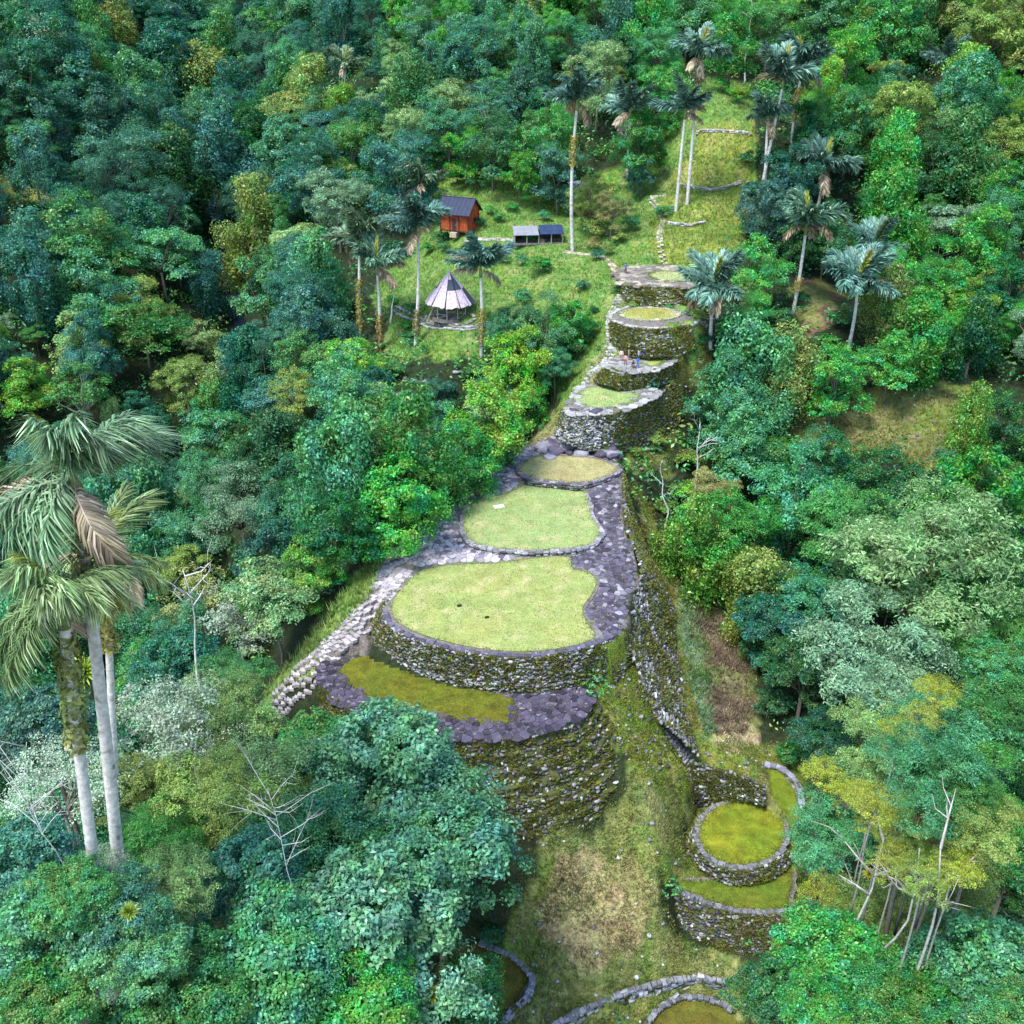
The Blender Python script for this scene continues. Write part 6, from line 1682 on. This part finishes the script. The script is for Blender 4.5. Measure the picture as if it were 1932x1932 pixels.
for k in range(NP):          # thatch in overlapping panels with dark gaps
    t0, t1 = 2 * math.pi * k / NP, 2 * math.pi * (k + 1) / NP
    for tier in range(3):
        f0, f1 = (0.0, 0.42, 0.74)[tier], (0.46, 0.78, 1.0)[tier]
        r0_, r1_ = RR_ * (1 - f0) + 0.12, RR_ * (1 - f1) + 0.12
        z0, z1 = HE + (HA - HE) * f0 + 0.08 * (2 - tier), HE + (HA - HE) * f1 + 0.08 * (2 - tier)
        gap = 0.03
        m = MB(); V = []
        nseg = 5
        for j in range(nseg + 1):
            a = t0 + gap + (t1 - t0 - 2 * gap) * j / nseg
            jag = rng.uniform(-0.25, 0.1)
            V += [(r0_ * math.cos(a), r0_ * math.sin(a), z0 + jag), (r1_ * math.cos(a), r1_ * math.sin(a), z1), ((r0_ - 0.12) * math.cos(a), (r0_ - 0.12) * math.sin(a), z0 + jag - 0.12), (max(0.02, r1_ - 0.12) * math.cos(a), max(0.02, r1_ - 0.12) * math.sin(a), z1 - 0.1)]
        F = []
        for j in range(nseg):
            b = 4 * j
            F += [(b, b + 4, b + 5, b + 1), (b + 2, b + 3, b + 7, b + 6), (b, b + 2, b + 6, b + 4)]
        m.add(V, F)
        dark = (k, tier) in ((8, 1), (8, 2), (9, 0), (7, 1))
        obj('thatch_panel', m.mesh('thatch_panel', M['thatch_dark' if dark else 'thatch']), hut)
obj('roof_tip', MB().tube([(0, 0, HA - 0.5), (0, 0, HA + 0.35)], [0.3, 0.08], 8).mesh('roof_tip', M['grey_sheet']), hut)
obj('roof_frame', MB().tube([(3.1 * math.cos(t), 3.1 * math.sin(t), 3.0) for t in np.linspace(0, 2 * math.pi, 21)], 0.07, 5, cap=False).mesh('roof_frame', M['pole_wood']), hut)
bd = tag(empty('leaning_planks', hut.location + Vector((-3.2, -0.9, 0.0))), 'pale planks leaning against the left side of the conical hut', 'planks')
for k in range(3):
    obj('plank', MB().tube([(-0.5, 0.3 * k - 0.3, -0.1), (0.75, 0.3 * k - 0.3, 2.5)], 0.12, 4).mesh('plank', M['plank_pale']), bd)

sh = place('open_shed', 1015, 458, R(4), 'long low shed with one white and one dark blue roof half', 'shed', 0.1)
for x, m_, z0, w_ in ((-2.3, 'white_sheet', 2.15, 4.6), (2.4, 'tarp_blue', 2.3, 4.4)):
    mm = MB(); hw = w_ / 2
    mm.add([(x - hw, -2.0, z0 - 0.5), (x + hw, -2.0, z0 - 0.5), (x + hw, 1.8, z0 + 0.35), (x - hw, 1.8, z0 + 0.35), (x - hw, -2.0, z0 - 0.42), (x + hw, -2.0, z0 - 0.42), (x + hw, 1.8, z0 + 0.43), (x - hw, 1.8, z0 + 0.43)],
           [(0, 1, 2, 3), (4, 7, 6, 5), (0, 4, 5, 1), (1, 5, 6, 2), (2, 6, 7, 3), (3, 7, 4, 0)])
    obj('roof', mm.mesh('roof', M[m_]), sh)
for x in (-4.4, -2.2, 0.0, 2.3, 4.4):
    for y in (-1.7, 1.5):
        obj('post', MB().tube([(x, y, -0.4), (x, y, 1.7 if y < 0 else 2.4)], 0.09, 6).mesh('post', M['pole_wood']), sh)
obj('back_wall', MB().box((0, 1.45, 1.0), (8.8, 0.08, 2.0)).mesh('back_wall', M['interior']), sh)
obj('side_wall', MB().box((-4.35, 0, 0.8), (0.08, 2.9, 1.6)).mesh('side_wall', M['white_sheet']), sh)
obj('floor', MB().box((0, 0, 0.0), (9.2, 3.6, 0.3)).mesh('floor', M['pave_earth']), sh)
ln_ = place('lean_to', 1092, 372, R(32), 'small grey sheet roof behind the tallest sheds palm', 'shed', 0.1)
mm = MB(); mm.add([(-2, -1.3, 1.5), (2, -1.3, 1.5), (2, 1.3, 2.6), (-2, 1.3, 2.6), (-2, -1.3, 1.58), (2, -1.3, 1.58), (2, 1.3, 2.68), (-2, 1.3, 2.68)], [(0, 1, 2, 3), (4, 7, 6, 5), (0, 4, 5, 1), (1, 5, 6, 2), (2, 6, 7, 3), (3, 7, 4, 0)])
obj('roof', mm.mesh('roof', M['grey_sheet']), ln_)
for x in (-1.8, 1.8):
    for y in (-1.1, 1.1):
        obj('post', MB().tube([(x, y, -0.6), (x, y, 1.6 if y < 0 else 2.5)], 0.08, 6).mesh('post', M['pole_wood']), ln_)
obj('back_wall', MB().box((0, 1.05, 1.1), (3.6, 0.06, 2.2)).mesh('back_wall', M['interior']), ln_)

# ------------------------------------------------------------------ visitors
def figure(kind):
    """one continuous body from a skinned skeleton"""
    if kind == 'stand':
        J = {'pel': (0, 0, .92, .13), 'spi': (0, 0, 1.12, .125), 'che': (0, 0, 1.32, .15), 'nec': (0, 0, 1.47, .06), 'hea': (0, -.02, 1.58, .095), 'top': (0, -.01, 1.68, .075),
             'lsh': (-.19, 0, 1.39, .065), 'lel': (-.26, .03, 1.13, .047), 'lwr': (-.24, -.08, .90, .035), 'lha': (-.23, -.12, .81, .042), 'rsh': (.19, 0, 1.39, .065), 'rel': (.27, .02, 1.13, .047), 'rwr': (.22, -.12, .93, .035), 'rha': (.19, -.17, .86, .042),
             'lhi': (-.10, 0, .86, .10), 'lkn': (-.12, -.02, .48, .065), 'lan': (-.13, .02, .09, .045), 'lto': (-.15, -.14, .04, .045), 'rhi': (.10, 0, .86, .10), 'rkn': (.13, -.04, .48, .065), 'ran': (.15, .0, .09, .045), 'rto': (.18, -.16, .04, .045)}
    else:
        J = {'pel': (0, .05, .16, .15), 'spi': (0, .02, .38, .14), 'che': (0, -.02, .60, .15), 'nec': (0, -.04, .74, .06), 'hea': (0, -.07, .85, .095), 'top': (0, -.06, .95, .075),
             'lsh': (-.19, -.02, .66, .065), 'lel': (-.25, -.15, .45, .047), 'lwr': (-.14, -.34, .42, .035), 'lha': (-.10, -.41, .42, .042), 'rsh': (.19, -.02, .66, .065), 'rel': (.25, -.15, .45, .047), 'rwr': (.14, -.34, .42, .035), 'rha': (.10, -.41, .42, .042),
             'lhi': (-.11, 0, .15, .11), 'lkn': (-.16, -.40, .38, .07), 'lan': (-.16, -.48, .07, .045), 'lto': (-.17, -.62, .04, .045), 'rhi': (.11, 0, .15, .11), 'rkn': (.16, -.40, .38, .07), 'ran': (.16, -.48, .07, .045), 'rto': (.17, -.62, .04, .045)}
    E = [('pel', 'spi'), ('spi', 'che'), ('che', 'nec'), ('nec', 'hea'), ('hea', 'top'), ('che', 'lsh'), ('lsh', 'lel'), ('lel', 'lwr'), ('lwr', 'lha'), ('che', 'rsh'), ('rsh', 'rel'), ('rel', 'rwr'), ('rwr', 'rha'), ('pel', 'lhi'), ('lhi', 'lkn'), ('lkn', 'lan'), ('lan', 'lto'), ('pel', 'rhi'), ('rhi', 'rkn'), ('rkn', 'ran'), ('ran', 'rto')]
    for s, x in (('l', -1), ('r', 1)):          # fingers and thumb
        hx = np.array(J[s + 'ha'][:3]); wr = np.array(J[s + 'wr'][:3]); d = (hx - wr) / np.linalg.norm(hx - wr)
        for k, (off, ln) in enumerate(((-.03, .075), (-.01, .085), (.01, .08), (.03, .065))):
            p = hx + d * ln + np.array((off, 0.01 * k, -0.01)); J[f'{s}f{k}'] = (*p, .010); E.append((s + 'ha', f'{s}f{k}'))
        p = hx + d * .02 + np.array((-x * .06, -.02, 0)); J[s + 'th'] = (*p, .011); E.append((s + 'ha', s + 'th'))
    names = list(J)
    me = bpy.data.meshes.new('body')
    me.from_pydata([J[k][:3] for k in names], [(names.index(a), names.index(b)) for a, b in E], [])
    o = bpy.data.objects.new('figure_tmp', me)
    COL.objects.link(o)
    o.modifiers.new('skin', 'SKIN')
    o.modifiers.new('sub', 'SUBSURF').levels = 2
    for i, k in enumerate(names):
        sv = me.skin_vertices[0].data[i]
        sv.radius = (J[k][3], J[k][3]); sv.use_root = (k == 'pel')
    dg = bpy.context.evaluated_depsgraph_get()
    out = bpy.data.meshes.new_from_object(o.evaluated_get(dg))
    bpy.data.objects.remove(o)
    c = np.empty(len(out.polygons) * 3); out.polygons.foreach_get('center', c); c = c.reshape(-1, 3)
    shz = J['che'][2]; hz = J['pel'][2]
    armend = np.minimum(np.linalg.norm(c - np.array(J['lha'][:3]), axis=1), np.linalg.norm(c - np.array(J['rha'][:3]), axis=1))
    mi = np.where(c[:, 2] > J['nec'][2], 0, np.where(c[:, 2] > hz + 0.02, 1, 2))
    if kind == 'sit': mi = np.where((c[:, 1] < -0.18) & (c[:, 2] < 0.47), 2, mi)
    mi = np.where(armend < 0.16, 0, mi)
    out.polygons.foreach_set('material_index', mi.astype(np.int32)); out.polygons.foreach_set('use_smooth', np.ones(len(mi), bool))
    hm = [v for v in (MB().tube([(0, J['hea'][1] + 0.015, J['hea'][2] - 0.02), (0, J['hea'][1] + 0.02, J['hea'][2] + 0.06), (0, J['hea'][1] + 0.015, J['top'][2] + 0.03)], [0.104, 0.115, 0.06], 10),)][0].mesh('hair', M['hair'], True)
    return out, hm
FIG = {k: figure(k) for k in ('stand', 'sit')}
CLOTH = {}
def cloth(c):
    if c not in CLOTH:
        CLOTH[c] = surf_mat('cloth_%d' % len(CLOTH), base=c, scale=6, amp=0.15, bump=0.1)
    return CLOTH[c]
for px, py, z, pose, rz, shirt, legs, lb in (
    (1180,515,16.57,'stand',0.4,(0.10,0.16,0.45),(0.03,0.03,0.05),'person in a blue top standing alone on the topmost terrace'),
    (1172,680,9.57,'stand',0.2,(0.75,0.55,0.58),(0.3,0.2,0.2),'person in a pale pink top, leftmost of the group on the small terrace'),
    (1180,689,9.57,'stand',-0.5,(0.62,0.30,0.33),(0.12,0.05,0.06),'person in a rose top beside the one in pale pink'),
    (1186,678,9.57,'stand',1.2,(0.45,0.28,0.22),(0.2,0.16,0.13),'person in brown standing behind the seated one'),
    (1194,692,9.57,'sit',0.3,(0.05,0.04,0.10),(0.03,0.03,0.05),'person in dark clothes sitting at the middle of the group'),
    (1203,694,9.57,'stand',-0.2,(0.02,0.12,0.40),(0.03,0.10,0.30),'person in strong blue in front of the group'),
    (1205,680,9.57,'stand',0.9,(0.35,0.42,0.68),(0.05,0.09,0.16),'person in a light blue top behind the one in strong blue'),
    (1213,679,9.57,'stand',-0.9,(0.03,0.035,0.16),(0.02,0.02,0.08),'person in navy, rightmost of the group on the small terrace')):
    p = wp(px, py, z)
    me, hm = FIG[pose]
    me = me.copy()
    for m_ in (M['skin'], cloth(shirt), cloth(legs)): me.materials.append(m_)
    root = tag(empty('person', p, rz), lb, 'person')
    obj('body', me, root); obj('hair', hm, root)

# ------------------------------------------------------------------ labels of the trees
MARKS = [('the red house', 875, 410), ('the conical hut', 850, 560), ('the summit terrace', 1240, 525), ('the largest lawn', 950, 1140), ('the round lawn', 1400, 1573), ('the brown clearing', 1650, 810), ('the big near palms', 150, 1150), ('the dark ravine', 470, 640),
         ('the top left corner', 0, 0), ('the top right corner', 1932, 0), ('the banana plants', 1000, 110), ('the bottom left corner', 0, 1932), ('the bottom right corner', 1932, 1932), ('the yellow hillside', 1350, 380), ('the left edge', 0, 700), ('the right edge', 1932, 1150), ('the long stairs', 560, 1300),
         ('the crescent terrace', 860, 1370), ('the sheds', 1020, 450), ('the boulders', 1090, 845), ('the white trunks', 1720, 1650), ('the lone palm', 650, 150), ('the small left meadow', 60, 370), ('the tree fern', 1870, 650), ('the bottom edge', 760, 1932), ('the stone embankment', 1240, 1180), ('the orange frond palm', 1645, 490), ('the upper ravine', 380, 230)]
def rel(q):
    best = min(MARKS, key=lambda m: math.hypot(q[0] - m[1], (q[1] - m[2]) * 1.15))
    dx, dy = q[0] - best[1], q[1] - best[2]
    if math.hypot(dx, dy) < 70: w = 'beside'
    elif abs(dx) > abs(dy) * 1.1: w = 'right of' if dx > 0 else 'left of'
    else: w = 'below' if dy > 0 else 'above'
    return w + ' ' + best[0]
ORD = ['first', 'second', 'third', 'fourth', 'fifth', 'sixth', 'seventh', 'eighth', 'ninth', 'tenth', 'eleventh', 'twelfth']
groups = {}
for t in TREES:
    q = proj(t[3])[0]
    wpx = 2 * t[4] * FOC / q[2]
    size = 'tiny' if wpx < 45 else 'small' if wpx < 80 else 'medium' if wpx < 120 else 'large' if wpx < 200 else 'huge'
    groups.setdefault((size, t[2], t[1], rel(q)), []).append((q[0], t))
for (size, hue, shp, where), L_ in groups.items():
    L_.sort(key=lambda a: a[0])
    for i, (_, t) in enumerate(L_):
        lab = f"{size} {HUES[hue][1]} {shp} {where}"
        if len(L_) > 1:
            lab = (('leftmost' if i == 0 else 'rightmost' if i == len(L_) - 1 else ORD[min(i, 11)] + ' from left') + ' ' + lab)
        tag(t[5], lab, 'shrub' if t[0] == 'shrub' else 'tree', {'broadleaf_tree': 'round crowned forest trees', 'leafy_tree': 'near leafy trees', 'sparse_tree': 'sparse forest trees', 'feathery_tree': 'feathery forest trees', 'spreading_tree': 'spreading forest trees', 'vine_draped_tree': 'vine draped forest trees', 'shrub': 'bushes along the open ground'}[t[0]])
